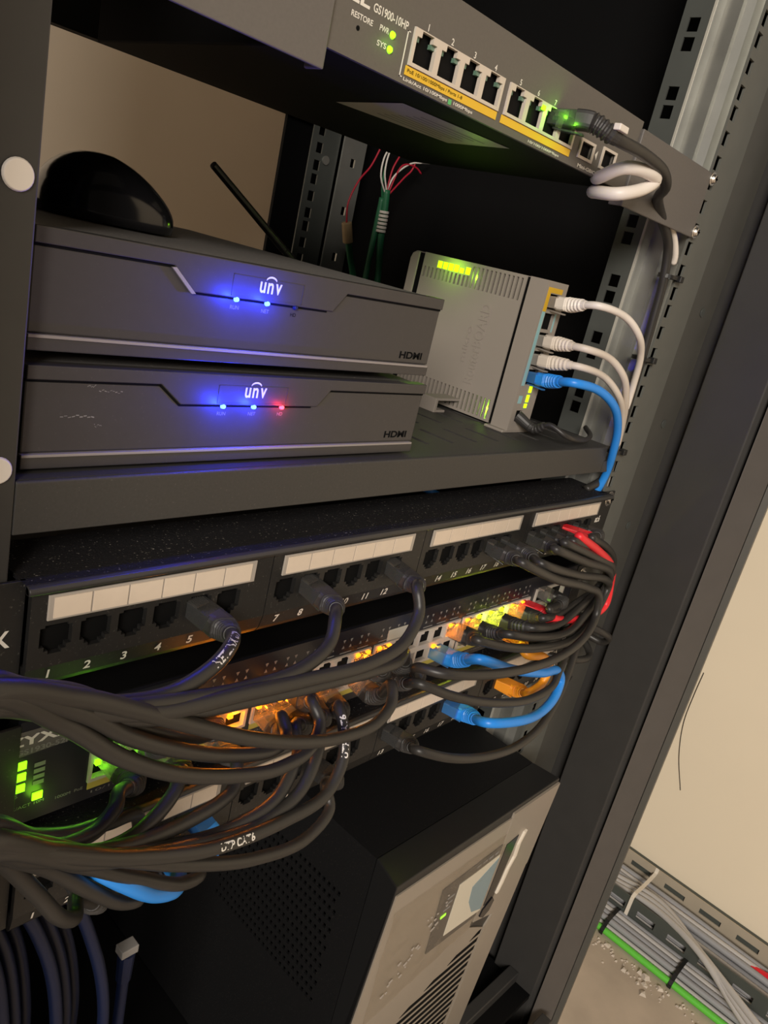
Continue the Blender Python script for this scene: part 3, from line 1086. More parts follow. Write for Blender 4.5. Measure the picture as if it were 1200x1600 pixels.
def slab(mb, pts, th=1.2, lift=0.0):
    """outline on the leaning face, (x, z) pairs"""
    n = len(pts)
    i = len(mb.v)
    for d in (-th - lift, -lift + 0.6):
        for (x, z) in pts:
            mb.v.append(V(x, yf(z) + d, z))
    mb.f.append(tuple(i + k for k in range(n)))
    mb.f.append(tuple(i + n + n - 1 - k for k in range(n)))
    for k in range(n):
        mb.f.append((i + k, i + n + k, i + n + (k + 1) % n, i + (k + 1) % n))
    return mb


zc = -195.5
face = obj('face_plate', slab(MB(), [(fx0 + 1.5, zc), (140, zc - 1.5), (140, -312), (168, -330), (172, -494), (fx0 + 1.5, -494), (fx0 + 1.5, -330)], 1.0), M_upsface, t)
obj('side_pillar', slab(MB(), [(139, zc + 3.5), (fx1 - 0.6, zc + 3.5), (fx1 - 0.6, -278), (176, -318), (141, -306)], 1.9), M_upsface, t)
obj('lower_pillar', slab(MB(), [(fx1 - 0.6, -279.5), (fx1 - 0.6, -494), (174, -494), (170, -330), (176, -319.5)], 1.4), M_upsface, t)
# slanted vent slots
m = MB()
for k in range(14):
    z = -336 - k * 9.6
    xl = max(16, 152 - k * 26)
    xr = 166.5
    slab(m, [(xl, z), (xr, z), (xr, z + 5.0), (xl + 10, z + 5.0)], 0.25, 1.0)
obj('vent_slots', m, M_void, t)
# display in its frame
disp = obj('display_frame', slab(MB(), [(66, -226), (160, -222), (164, -300), (76, -296)], 0.8, 1.0), mat('grey_brown_matte_plastic', (0.10, 0.086, 0.072), 0.4), t)
obj('display', slab(MB(), [(89, -234), (141, -233), (144, -294), (94, -289)], 0.3, 1.9), M_lcd, disp)
obj('display_film', slab(MB(), [(112, -250), (141, -236), (143.5, -292), (128, -286), (116, -268)], 0.15, 2.25), M_lcdblue, disp)
m = MB()
for k in range(3):
    zz = -241 - 6.0 * k
    slab(m, [(78, zz), (86, zz + 0.3), (86.4, zz - 1.5), (78.4, zz - 1.8)], 0.15, 1.9)
m2 = MB()
for k in range(4):
    xx = 108 + 8 * k
    slab(m2, [(xx, -227.5), (xx + 5, -227.2), (xx + 5, -229.2), (xx, -229.5)], 0.15, 1.9)
obj('icon_print', m, M_printdim, disp)
obj('icon_row', m2, M_printdim, disp)
obj('status_light', slab(MB(), [(77.5, -259.0), (83.5, -258.6), (83.8, -261), (77.8, -261.4)], 0.4, 1.9), glow('dim_green_led', (0.35, 0.8, 0.05), 0.8), disp)
obj('button', slab(MB(), [(148, -296), (158, -288), (163, -294), (161, -304), (154, -308), (147, -303)], 2.2, 1.0), M_gloss, t)
obj('dark_trim', slab(MB(), [(146, -226), (162, -224), (160, -292), (148, -292)], 0.4, 2.0), M_gloss, t)
# protective film, crinkled and partly peeled
random.seed(11)
m = MB()
nx, nz = 16, 16
g = []
for j in range(nz + 1):
    row = []
    for i in range(nx + 1):
        u, v = i / nx, j / nz
        x = 18 + u * 132 - 10 * (1 - v) * (1 - u)
        z = -212 - v * 116 + 20 * u * v
        row.append((x + random.uniform(-1.5, 1.5), yf(z) - 1.3 - abs(noise.noise(Vector((x * 0.05, z * 0.05, 1)))) * 2.0 - random.uniform(0, 0.25), z))
    g.append(row)
for j in range(nz):
    for i in range(nx):
        m.quad(g[j][i], g[j][i + 1], g[j + 1][i + 1], g[j + 1][i])
obj('protective_film', m, M_film, t)
m = MB()
for (xa, za, n, s) in ((150, -226, 14, 5.0), (70, -238, 10, -4.5)):
    pass
pts = [(171, -224), (168, -236), (170, -250), (166, -262), (165, -276), (163, -286)]
for (a, b) in zip(pts[:-1], pts[1:]):
    slab(m, [(a[0] - 1.8, a[1]), (a[0] + 1.8, a[1] + 0.5), (b[0] + 1.4, b[1]), (b[0] - 1.6, b[1])], 1.6, 2.0)
obj('peeled_film_edge', m, M_wtie, t)
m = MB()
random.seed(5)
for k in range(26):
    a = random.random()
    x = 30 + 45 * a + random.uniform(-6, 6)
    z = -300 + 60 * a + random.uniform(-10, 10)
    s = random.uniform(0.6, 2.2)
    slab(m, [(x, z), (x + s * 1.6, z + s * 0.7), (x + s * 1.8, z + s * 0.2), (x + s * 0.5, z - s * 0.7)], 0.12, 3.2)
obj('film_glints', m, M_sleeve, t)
# ------------------------------------------------------------------ network cables
CABLES = [
    ('black cable with white print curving left from the fifth upper port', 'black', 2.95, [(-150.2, -5.0, 19.2), (-146.4, -19.2, 16.2), (-167.1, -50.0, 30.7), (-181.9, -60.0, 30.6), (-202.4, -66.0, 29.2), (-227.2, -72.0, 36.3), (-251.7, -80.0, 50.9), (-274.5, -88.0, 61.7)], 1, 0),
    ('black patch cable drooping left from the second port of the second port group', 'black', 2.95, [(-85.5, -5.0, 19.2), (-82.5, -19.2, 15.4), (-106.5, -45.0, 26.1), (-116.7, -54.0, 20.5), (-139.5, -62.0, 18.4), (-165.7, -66.0, 20.8), (-197.3, -70.0, 27.5), (-233.7, -76.0, 39.1), (-260.4, -84.0, 54.1), (-275.3, -90.0, 62.1)], 1, 0),
    ('black patch cable drooping left from the last port of the second port group', 'black', 2.95, [(-22.7, -5.0, 19.2), (-19.7, -19.2, 15.4), (-50.0, -44.0, 29.6), (-52.1, -50.0, 20.6), (-65.0, -56.0, 10.7), (-95.4, -62.0, 9.5), (-138.8, -66.0, 15.8), (-174.9, -70.0, 22.7), (-212.2, -74.0, 29.8), (-247.8, -80.0, 46.2), (-275.2, -90.0, 60.9)], 1, 0),
    ('outermost black cable of the big right-hand loop, ending left of the blue plug', 'black', 2.95, [(73.4, -5.0, 19.2), (77.9, -19.2, 16.9), (49.3, -42.0, 28.1), (95.8, -44.0, 10.2), (149.8, -42.0, -6.0), (183.7, -40.0, -20.9), (185.4, -42.0, -36.9), (164.5, -48.0, -44.7), (128.9, -53.0, -47.7), (74.3, -58.0, -41.2), (18.2, -58.0, -31.0), (-16.0, -50.0, -25.1), (-20.6, -38.0, -27.1), (10.4, -16.0, -53.5), (5.1, -2.0, -53.5)], 1, 1),
    ('black cable of the right-hand loop just inside the outermost one', 'black', 2.95, [(89.1, -5.0, 19.2), (93.6, -19.2, 17.7), (77.3, -40.0, 22.5), (132.6, -40.0, 5.4), (193.3, -36.0, -10.2), (220.1, -30.0, -24.9), (200.6, -34.0, -45.4), (170.8, -38.0, -54.2), (103.0, -42.0, -43.7), (57.1, -40.0, -31.5), (38.8, -34.0, -26.2), (64.8, -16.2, -40.5), (60.3, -2.0, -40.5)], 1, 1),
    ('black cable in the middle of the right-hand loop below the upper patch panel', 'black', 2.95, [(122.4, -5.0, 19.2), (126.9, -19.2, 17.7), (90.8, -40.0, 30.3), (140.9, -40.0, 13.8), (196.6, -36.0, -4.3), (221.5, -28.0, -24.4), (194.9, -30.0, -44.6), (165.3, -34.0, -49.6), (104.4, -38.0, -37.9), (76.4, -34.0, -31.0), (83.0, -16.2, -40.5), (78.5, -2.0, -40.5)], 1, 1),
    ('second black cable from the inside of the right-hand loop', 'black', 2.95, [(138.1, -5.0, 19.2), (142.6, -19.2, 17.7), (104.5, -38.0, 32.1), (152.4, -38.0, 16.1), (205.6, -34.0, -4.0), (231.7, -22.0, -29.1), (191.7, -25.0, -39.8), (152.9, -30.0, -42.5), (110.7, -32.0, -35.1), (110.6, -16.2, -40.5), (106.1, -2.0, -40.5)], 1, 1),
    ('innermost black cable of the right-hand loop below the upper patch panel', 'black', 2.95, [(153.8, -5.0, 19.2), (158.3, -19.2, 17.7), (119.8, -36.0, 30.6), (164.2, -34.0, 16.7), (211.4, -28.0, -3.3), (231.6, -18.0, -31.0), (188.5, -20.0, -40.0), (153.2, -25.0, -38.3), (129.8, -28.0, -33.8), (138.2, -16.2, -40.5), (133.7, -2.0, -40.5)], 1, 1),
    ('red patch cable looping down at the right end of the upper patch panel', 'red', 2.95, [(169.5, -5.0, 19.2), (174.7, -19.0, 19.2), (127.0, -36.0, 33.0), (156.1, -38.0, 20.5), (202.0, -34.0, -1.8), (232.8, -26.0, -25.6), (237.5, -26.0, -45.6), (218.3, -26.0, -51.6), (179.2, -26.0, -46.6), (148.2, -26.0, -38.8), (152.8, -16.0, -41.2), (147.5, -2.0, -40.5)], 1, 1),
    ('black patch cable just right of the red one in the upper patch panel', 'black', 2.95, [(185.2, -5.0, 19.2), (190.4, -19.0, 19.2), (151.9, -34.0, 28.1), (192.1, -30.0, 13.1), (239.0, -20.0, -11.2), (259.6, -12.0, -38.9), (228.1, -14.0, -49.8), (177.0, -20.0, -42.1), (143.8, -24.0, -31.6), (174.5, -16.2, -34.5), (170.0, -2.0, -33.0)], 1, 1),
    ('short black cable loop sticking out to the right past the cable loops', 'black', 2.95, [(222.3, 0.0, -61.6), (224.8, -15.0, -64.5), (236.3, -28.0, -68.0), (259.1, -30.0, -80.2), (262.5, -24.0, -87.4), (258.1, -10.0, -85.8), (254.8, 5.0, -83.5)], 0, 0),
    ('thin black cable loop low on the right beside the blue cable', 'black', 3.0, [(204.1, 2.0, -96.4), (214.3, -12.0, -96.7), (233.5, -22.0, -98.6), (251.7, -22.0, -99.0), (258.3, -12.0, -93.6), (259.9, 2.0, -89.4)], 0, 0),
    ('thin black cable hanging behind the blue cable at the lower right', 'black', 2.6, [(294.0, 8.0, -110.5), (293.9, 4.0, -135.4), (273.0, 0.0, -147.7), (255.2, 2.0, -160.4), (240.5, 8.0, -166.2)], 0, 0),
    ('blue patch cable looping from the switch to the lower patch panel', 'blue', 3.4, [(46.5, -2.0, -53.5), (51.8, -16.0, -53.5), (44.3, -36.0, -40.1), (81.9, -41.0, -55.0), (127.1, -42.0, -69.5), (154.1, -40.0, -76.6), (166.2, -40.0, -87.8), (156.8, -44.0, -96.1), (132.6, -48.0, -100.2), (94.5, -50.0, -94.1), (67.8, -42.0, -91.1), (81.9, -19.2, -103.8), (77.4, -5.0, -103.8)], 1, 1),
    ('orange patch cable looping from the switch to the lower patch panel', 'orange', 3.1, [(119.9, -2.0, -53.5), (124.4, -16.2, -53.5), (109.5, -34.0, -54.4), (132.1, -36.0, -61.2), (148.1, -36.0, -74.0), (146.0, -36.0, -86.5), (128.5, -36.0, -90.0), (146.6, -19.2, -103.8), (142.1, -5.0, -103.8)], 1, 1),
    ('black cable sagging under the blue plug from a lower switch port to the right', 'black', 2.95, [(-8.7, -2.0, -53.5), (-2.7, -15.5, -55.0), (-19.4, -40.0, -36.6), (4.0, -48.0, -46.9), (48.2, -52.0, -63.3), (104.7, -50.0, -79.4), (141.4, -46.0, -81.4), (157.8, -40.0, -76.6), (183.0, -30.0, -74.4), (213.1, -16.0, -69.1), (247.1, 0.0, -66.8)], 1, 0),
    ('lowest black cable, from the thirteenth port of the lower patch panel to the right', 'black', 2.95, [(14.6, -5.0, -103.8), (19.1, -19.2, -105.3), (-5.5, -42.0, -85.1), (17.7, -50.0, -94.1), (62.4, -52.0, -109.1), (110.3, -50.0, -118.8), (147.8, -46.0, -115.5), (173.5, -40.0, -100.2), (195.3, -32.0, -82.2), (222.4, -20.0, -75.1), (255.7, 0.0, -71.7)], 1, 0),
    ('black cable with an orange glint sweeping left across the lower patch panel', 'black', 2.95, [(-26.9, -2.0, -53.5), (-25.4, -16.2, -57.2), (-44.6, -40.0, -30.0), (-51.9, -48.0, -33.9), (-68.8, -54.0, -36.8), (-97.6, -58.0, -32.0), (-130.9, -62.0, -19.9), (-163.5, -66.0, -3.4), (-192.5, -70.0, 14.6), (-220.6, -76.0, 33.9), (-245.5, -82.0, 50.4), (-276.2, -92.0, 65.7)], 1, 0),
    ('black cable drooping left in front of the orange lit switch ports', 'black', 2.95, [(-82.1, -2.0, -40.5), (-80.6, -16.2, -43.5), (-98.6, -36.0, -26.4), (-99.3, -44.0, -31.9), (-113.7, -54.0, -35.1), (-137.7, -60.0, -32.1), (-163.4, -64.0, -22.3), (-195.6, -68.0, -5.5), (-224.4, -74.0, 17.2), (-247.3, -80.0, 41.0), (-276.2, -92.0, 65.4)], 1, 0),
    ('black cable passing left just above the longest drooping one', 'black', 2.95, [(-95.9, -2.0, -53.5), (-94.4, -16.2, -56.5), (-115.1, -34.0, -30.1), (-119.9, -44.0, -31.8), (-137.6, -54.0, -26.7), (-167.7, -60.0, -13.6), (-195.8, -66.0, 3.5), (-221.2, -72.0, 22.5), (-244.0, -80.0, 44.5), (-276.3, -92.0, 66.8)], 1, 0),
    ('black cable with white print curving down left past the twelfth lower port', 'black', 2.95, [(-54.5, -2.0, -53.5), (-53.7, -16.2, -57.2), (-77.9, -36.0, -35.6), (-82.8, -46.0, -40.8), (-88.1, -54.0, -50.4), (-101.7, -60.0, -61.0), (-131.6, -64.0, -59.8), (-174.0, -68.0, -49.9), (-214.4, -72.0, -29.6), (-251.8, -82.0, 0.3), (-273.0, -90.0, 19.4)], 1, 0),
    ('black cable hanging beside the printed one over the lower patch panel', 'black', 2.95, [(-68.3, -2.0, -53.5), (-67.5, -16.2, -57.2), (-89.3, -34.0, -38.8), (-96.3, -44.0, -42.8), (-106.1, -52.0, -48.3), (-118.0, -57.0, -56.0), (-141.6, -60.0, -59.8), (-188.1, -66.0, -44.2), (-230.1, -74.0, -21.2), (-272.0, -88.0, 14.5)], 1, 0),
    ('black cable curving down left from the middle of the orange lit ports', 'black', 2.95, [(-82.1, -2.0, -53.5), (-81.3, -16.2, -57.2), (-102.0, -32.0, -41.3), (-105.6, -40.0, -47.6), (-115.1, -48.0, -49.3), (-128.9, -54.0, -57.0), (-158.0, -58.0, -56.4), (-191.0, -62.0, -45.3), (-221.8, -68.0, -27.8), (-270.4, -84.0, 12.1)], 1, 0),
    ('lowest black cable of the left bundle, its bend reaching furthest right', 'black', 2.95, [(-50.1, -5.0, -103.8), (-47.1, -19.2, -105.3), (-76.4, -38.0, -83.3), (-78.6, -46.0, -90.3), (-101.4, -54.0, -92.5), (-140.6, -60.0, -79.4), (-183.7, -66.0, -54.0), (-216.9, -72.0, -28.8), (-246.9, -80.0, -3.4), (-273.0, -90.0, 20.0)], 1, 0),
    ('black cable curving left below the white label strip of the lower panel', 'black', 2.95, [(-127.9, -2.0, -53.5), (-127.1, -16.2, -58.0), (-139.4, -36.0, -44.4), (-145.6, -44.0, -49.2), (-157.2, -50.0, -47.9), (-181.8, -56.0, -44.1), (-205.5, -62.0, -36.1), (-234.7, -70.0, -19.4), (-270.4, -84.0, 12.6)], 1, 0),
    ('black cable in front of the left end of the lower label strip', 'black', 2.95, [(-155.5, -2.0, -53.5), (-154.0, -16.2, -58.0), (-168.0, -34.0, -39.3), (-175.2, -42.0, -39.3), (-184.6, -48.0, -40.1), (-201.7, -56.0, -38.9), (-224.1, -64.0, -29.9), (-249.3, -74.0, -9.9), (-271.2, -86.0, 12.9)], 1, 0),
    ('black cable with a green lit plug in the first switch port', 'black', 2.95, [(-181.0, -2.0, -48.0), (-178.8, -16.2, -51.8), (-196.2, -34.0, -38.5), (-202.1, -42.0, -36.6), (-214.0, -50.0, -35.1), (-233.1, -60.0, -24.6), (-254.5, -72.0, -4.9), (-269.7, -82.0, 12.7)], 1, 0),
    ('black cable running left under the green lit plug', 'black', 2.95, [(-177.6, -5.0, -103.8), (-176.1, -19.2, -105.3), (-182.9, -30.0, -58.7), (-203.9, -42.0, -42.7), (-225.0, -52.0, -29.9), (-243.8, -62.0, -13.9), (-268.2, -78.0, 12.7)], 1, 0),
    ('short black cable loop at the bottom left above the blue loop', 'black', 2.95, [(-146.2, -5.0, -103.8), (-143.2, -18.5, -108.3), (-151.2, -36.0, -96.3), (-155.8, -44.0, -93.1), (-170.8, -50.0, -84.9), (-198.8, -56.0, -60.6), (-228.4, -64.0, -31.4), (-269.5, -82.0, 9.6)], 1, 0),
    ('black cable loop at the bottom left below the blue loop', 'black', 2.95, [(-161.9, -5.0, -103.8), (-158.9, -18.5, -109.8), (-186.1, -38.0, -90.2), (-188.0, -46.0, -86.3), (-198.5, -50.0, -78.4), (-217.2, -56.0, -56.2), (-238.5, -64.0, -27.6), (-259.9, -76.0, -1.0), (-270.4, -84.0, 13.0)], 1, 0),
    ('black cable loop lowest at the bottom left corner of the lower panel', 'black', 2.95, [(-193.3, -5.0, -103.8), (-190.3, -18.5, -109.8), (-212.5, -40.0, -77.2), (-216.8, -48.0, -76.2), (-226.0, -54.0, -65.6), (-239.6, -60.0, -40.9), (-255.0, -70.0, -12.1), (-269.7, -82.0, 12.7)], 1, 0),
    ('bright blue cable loop hanging below the left cable bundle', 'blue', 3.6, [(-130.5, -5.0, -103.8), (-128.2, -18.5, -109.8), (-157.5, -26.0, -102.0), (-164.3, -40.0, -91.7), (-171.4, -48.0, -88.7), (-186.2, -53.0, -78.5), (-202.7, -56.0, -61.2), (-214.5, -54.0, -49.6), (-220.2, -46.0, -49.2)], 1, 0),
    ('black cable along the top of the bundle at the left edge', 'black', 2.95, [(-169.3, -2.0, -40.5), (-167.8, -16.2, -39.0), (-187.4, -36.0, -10.4), (-210.2, -56.0, 15.9), (-238.9, -70.0, 42.3), (-258.8, -80.0, 56.0), (-275.6, -90.0, 67.8)], 1, 0),
    ('black cable in the middle of the bundle at the left edge', 'black', 2.95, [(-155.5, -2.0, -40.5), (-154.0, -16.2, -39.0), (-178.8, -36.0, -16.4), (-204.0, -56.0, 11.1), (-238.5, -70.0, 39.1), (-258.7, -80.0, 54.5), (-275.5, -90.0, 66.4)], 1, 0),
    ('black cable along the underside of the bundle at the left edge', 'black', 2.95, [(-141.7, -2.0, -40.5), (-140.2, -16.2, -39.0), (-160.8, -36.0, -22.9), (-191.9, -56.0, 2.0), (-238.3, -70.0, 36.9), (-258.6, -80.0, 52.5), (-275.4, -90.0, 64.6)], 1, 0),
    ('black cable leaving the orange lit plug right of the empty switch ports', 'black', 2.95, [(-26.9, -2.0, -40.5), (-25.4, -16.2, -42.0), (-53.4, -34.0, -17.3), (-67.3, -42.0, -14.6), (-104.4, -50.0, -3.6), (-144.7, -56.0, 4.6), (-179.9, -60.0, 12.4), (-218.1, -66.0, 24.4), (-253.9, -78.0, 46.5), (-274.4, -88.0, 60.2)], 1, 0),
    ('black cable leaving the second orange lit plug from the empty switch ports', 'black', 2.95, [(-8.7, -2.0, -40.5), (-7.2, -16.2, -42.0), (-32.4, -34.0, -16.2), (-50.0, -44.0, -12.2), (-85.1, -52.0, -4.5), (-128.9, -58.0, 4.4), (-166.8, -62.0, 11.9), (-207.4, -68.0, 22.5), (-248.4, -78.0, 43.9), (-275.2, -90.0, 60.3)], 1, 0),
    ('white network cable in the top yellow port of the router, bending down', 'white', 2.45, [(135.0, 39.0, 173.0), (133.2, 24.3, 174.2), (129.7, 2.0, 178.0), (155.7, -6.0, 174.9), (174.2, -10.0, 165.4), (196.3, -6.0, 151.7), (213.3, 0.0, 130.1), (223.9, 4.0, 104.3), (232.5, 6.0, 77.7), (240.4, 8.0, 44.2)], 1, 0),
    ('beige network cable in the third router port, upper of the beige pair', 'beige', 2.45, [(134.0, 39.0, 147.0), (132.2, 24.3, 148.2), (130.2, 2.0, 150.2), (156.0, -5.0, 146.3), (172.8, -10.0, 136.0), (190.6, -8.0, 121.2), (217.1, 0.0, 98.0), (235.5, 6.0, 67.0), (241.2, 8.0, 41.4)], 1, 0),
    ('beige network cable in the fourth router port, lower of the beige pair', 'beige', 2.45, [(134.0, 39.0, 134.0), (132.2, 24.3, 135.2), (132.7, 4.0, 137.9), (161.1, -2.0, 133.4), (179.4, -7.0, 122.6), (202.9, -4.0, 106.7), (224.2, 2.0, 84.5), (236.6, 7.0, 58.5), (240.7, 9.0, 38.3)], 1, 0),
    ('bright blue network cable in the lowest router port, looping down past the shelf', 'blue', 3.0, [(137.0, 39.0, 121.5), (135.2, 24.3, 122.7), (127.0, 2.0, 127.4), (149.7, -6.0, 125.2), (172.8, -10.0, 115.0), (193.5, -8.0, 98.3), (207.7, -4.0, 78.8), (221.2, 2.0, 57.4), (222.1, 6.0, 38.2)], 1, 0),
    ('thin black power cable plugged in at the bottom of the router', 'blackthin', 1.9, [(131.0, 38.0, 93.5), (135.5, 24.5, 88.2), (134.7, 14.0, 94.5), (140.8, 2.0, 90.1), (171.6, 4.0, 86.0), (195.4, 12.0, 86.8), (208.8, 24.0, 88.8)], 1, 0),
    ('black power cable running down the silver rail', 'black', 3.2, [(28.0, -2.0, 262.0), (33.2, -16.0, 262.8), (41.2, -26.0, 258.5), (71.3, -28.0, 258.2), (103.4, -26.0, 256.2), (124.5, -20.0, 251.8), (147.8, -6.0, 248.2), (180.0, 2.0, 239.5), (205.0, 4.0, 226.6), (212.8, 3.0, 203.8), (216.7, 3.0, 176.9), (219.7, 3.0, 148.9), (221.8, 3.0, 119.6), (227.6, 4.0, 83.8), (227.9, 5.0, 54.3), (208.5, 8.0, 43.8)], 1, 0),
    ('white fibre patch cable loop in front of the right end of the top switch', 'white', 3.6, [(189.5, 60.0, 253.1), (124.8, 24.0, 243.7), (83.1, 0.0, 238.0), (79.0, -16.0, 238.1), (94.6, -22.0, 244.7), (101.7, -24.0, 250.9), (88.3, -24.0, 252.7), (73.8, -18.0, 250.8), (76.3, -4.0, 245.2), (126.1, 24.0, 253.4), (190.1, 60.0, 264.0)], 0, 0),
    ('white cable hanging beside the black power cable below the switch ear', 'white', 2.2, [(194.4, 4.0, 241.8), (211.6, 4.0, 232.0), (220.9, 4.0, 222.6), (224.2, 5.0, 217.5)], 0, 0),
    ('blue network cable lying behind the hood of the upper patch panel, under the shelf', 'blue', 2.8, [(133.7, 120.0, 15.7), (106.6, 84.0, 23.6), (90.0, 58.0, 28.8), (83.1, 40.0, 30.7), (86.8, 33.0, 28.4)], 0, 0),
]

JM = {'black': (M_k, M_kboot, M_smoke), 'blackthin': (M_k, M_kboot, M_smoke), 'blue': (M_blue, M_blue, M_blueplug), 'orange': (M_orange, M_orange, M_orange), 'red': (M_red, M_red, M_red),
      'white': (M_whitec, M_whitec, M_clearplug), 'beige': (M_beigec, M_beigec, M_clearplug)}


def cable_print(mb, path, T, N, L, r, s, s0, hgt, facing):
    vs, fs, x0, x1, y0, y1 = text_mesh(s, 0.03)
    k = hgt / (y1 - y0)
    # the print runs towards the plug
    path = list(reversed(path))
    T, N, L2 = frames(path)
    s0 = L2[-1] - s0 - (x1 - x0) * k
    L = L2
    i = len(mb.v)
    f = Vector(facing).normalized()
    for v in vs:
        a = s0 + (v.x - x0) * k
        j = 0
        while j < len(L) - 2 and L[j + 1] < a:
            j += 1
        t = min(1, max(0, (a - L[j]) / (L[j + 1] - L[j])))
        c = path[j].lerp(path[j + 1], t)
        tt = T[j].lerp(T[j + 1], t).normalized()
        n = (f - tt * f.dot(tt)).normalized()
        b = n.cross(tt)
        ang = (v.y - (y0 + y1) / 2) * k / r
        mb.v.append(V(*(c + (n * math.cos(ang) + b * math.sin(ang)) * (r + 0.06))))
    mb.f += [tuple(i + q for q in ff) for ff in fs]


def plug_end(t, path, T, N, L, col, r, at_start):
    """clear plug, latch and ribbed boot at one end of a cable path"""
    if not at_start:
        path = list(reversed(path))
        L = [L[-1] - q for q in reversed(L)]
        T, N, L2 = frames(path)
        L = L2
    d, n = T[0], N[0]
    b = d.cross(n)
    s = path[0]
    jm, bm_, pm = JM[col]
    if col in ('white', 'beige'):
        pm = M_routerplug
    if col == 'black' and -60 < s.z < -30:
        pm = M_clearplug
    small = col == 'blackthin'
    PL = 9.0

    def ring(q, hw, hh):
        c = s + d * q
        return [c - b * hw - n * hh, c + b * hw - n * hh, c + b * hw + n * hh, c - b * hw + n * hh]
    if not small:
        m = MB()
        m.hexa([tuple(q) for q in ring(-7, 5.6, 3.6)] + [tuple(q) for q in ring(PL, 5.8, 3.9)])
        pl = obj('plug', m, pm, t, bevel=0.4)
        m = MB()
        m.hexa([tuple(q - n * 4.6) for q in ring(-4, 2.6, 0.5)] + [tuple(q - n * 6.6) for q in ring(PL + 3, 2.0, 0.5)])
        obj('latch', m, pm if col != 'black' else M_smoke, pl, bevel=0.2)
        m = MB()
        for q in range(8):
            o = -3.9 + q * 1.1
            m.hexa([tuple(p + b * o + n * 3.1) for p in ring(-6, 0.22, 0.45)] + [tuple(p + b * o + n * 3.1) for p in ring(1.5, 0.22, 0.6)])
        obj('contact_pins', m, M_copper, pl)
    # boot
    idx = [j for j in range(len(path)) if (PL - 2 if not small else 0) <= L[j] <= (31 if not small else 26)]
    fine = []
    NN, TT, rr, ss = [], [], [], []
    a0, a1 = L[idx[0]], L[idx[-1]]
    steps = 34
    for k in range(steps + 1):
        a = a0 + (a1 - a0) * k / steps
        j = 0
        while j < len(L) - 2 and L[j + 1] < a:
            j += 1
        q = min(1, max(0, (a - L[j]) / (L[j + 1] - L[j])))
        fine.append(path[j].lerp(path[j + 1], q))
        tt = T[j].lerp(T[j + 1], q).normalized()
        nn = N[j].lerp(N[j + 1], q)
        nn = (nn - tt * nn.dot(tt)).normalized()
        TT.append(tt)
        NN.append(nn)
        u = k / steps
        if small:
            w = 4.2 - 1.6 * u + (0.3 if k % 4 < 2 and u > 0.4 else 0)
            rr.append((w, w))
            ss.append(1.0)
        elif u < 0.34:
            rr.append((6.1, 4.6))
            ss.append(0.45)
        else:
            v = (u - 0.34) / 0.66
            w = 5.4 + (r + 0.35 - 5.4) * v
            h = 4.3 + (r + 0.35 - 4.3) * v
            rib = 0.75 if (k % 4 < 2 and 0.05 < v < 0.86) else 0.0
            rr.append((w + rib, h + rib))
            ss.append(0.6 + 0.4 * v)
    obj('boot', sweep(MB(), fine, NN, TT, rr, 16, ss), bm_, t)


random.seed(17)
for (label, col, r, pts, s_end, e_end) in CABLES:
    t = thing('power_cable' if 'power cable' in label else 'fibre_cable' if 'fibre' in label else 'network_cable' if 'network' in label else 'patch_cable', label, 'cable', pts[0], None)
    if not e_end and pts[-1][0] < -266:
        # beyond the rail the bundle turns down beside the left corner post
        lx, ly, lz = pts[-1]
        j, q = random.uniform(-7, 7), random.uniform(-14, 10)
        pts = list(pts) + [(-287 + j * 0.5, -76 + q * 0.4, lz - 40), (-296 + j, -52 + q, lz - 120), (-296 + j, -40 + q, -280), (-296 - j, -40 - q, -480)]
    path = spline(pts, 2.0)
    T, N, L = frames(path)
    a = 10.0 if s_end else -1
    z = L[-1] - 10.0 if e_end else L[-1] + 1
    keep = [k for k in range(len(path)) if a <= L[k] <= z]
    pp = [path[k] for k in keep]
    obj('jacket', sweep(MB(), pp, [N[k] for k in keep], [T[k] for k in keep], r, 14), JM[col][0], t, smooth=True)
    if s_end:
        plug_end(t, path, T, N, L, col, r, True)
    if e_end:
        plug_end(t, path, T, N, L, col, r, False)
    if 'white print' in label:
        for q in ((48, 130, 215) if 'fifth' in label else (60, 150)):
            m = MB()
            cable_print(m, path, T, N, L, r, 'NETLINK UTP' if 'fifth' in label else 'UTP CAT6', q, 3.4, (-0.5, -0.66, 0.57))
            obj('cable_lettering', m, M_print, t)
    if col == 'black' and 'power cable' in label:
        m = MB()
        c = path[14]
        m.box(c.x - 4, c.x + 5, c.y - 6, c.y - 2, c.z + 2, c.z + 5.2)
        obj('white_clip', m, M_whitec, t, bevel=0.5)

# cable ties along the right rail
for (x, y, z, lab) in ((217.6, 3, 208, 'topmost black cable tie on the right rail, around the power cable'),
                       (218.6, 3, 149, 'middle black cable tie on the right rail, where the white cable joins'),
                       (220.5, 3, 77.5, 'lowest black cable tie on the right rail, around the blue cable beside the shelf')):
    t = thing('cable_tie', lab, 'cable tie', (x, y, z), 'black cable ties on the right rail')
    ring = []
    for k in range(25):
        a = 2 * PI * k / 24
        ring.append(Vector((x + 7.6 * math.cos(a), y + 6.0 * math.sin(a), z)))
    m = MB()
    for k in range(24):
        p, q = ring[k], ring[k + 1]
        c = Vector((x, y, z))
        m.hexa([tuple(p - Z * 1.3), tuple(q - Z * 1.3), tuple(q + (q - c).normalized() - Z * 1.3), tuple(p + (p - c).normalized() - Z * 1.3),
                tuple(p + Z * 1.3), tuple(q + Z * 1.3), tuple(q + (q - c).normalized() + Z * 1.3), tuple(p + (p - c).normalized() + Z * 1.3)])
    obj('strap', m, M_tie, t)
    obj('tie_head', MB().box(x + 5, x + 10.5, y - 8, y - 3, z - 2.2, z + 2.2), M_tie, t, bevel=0.5)

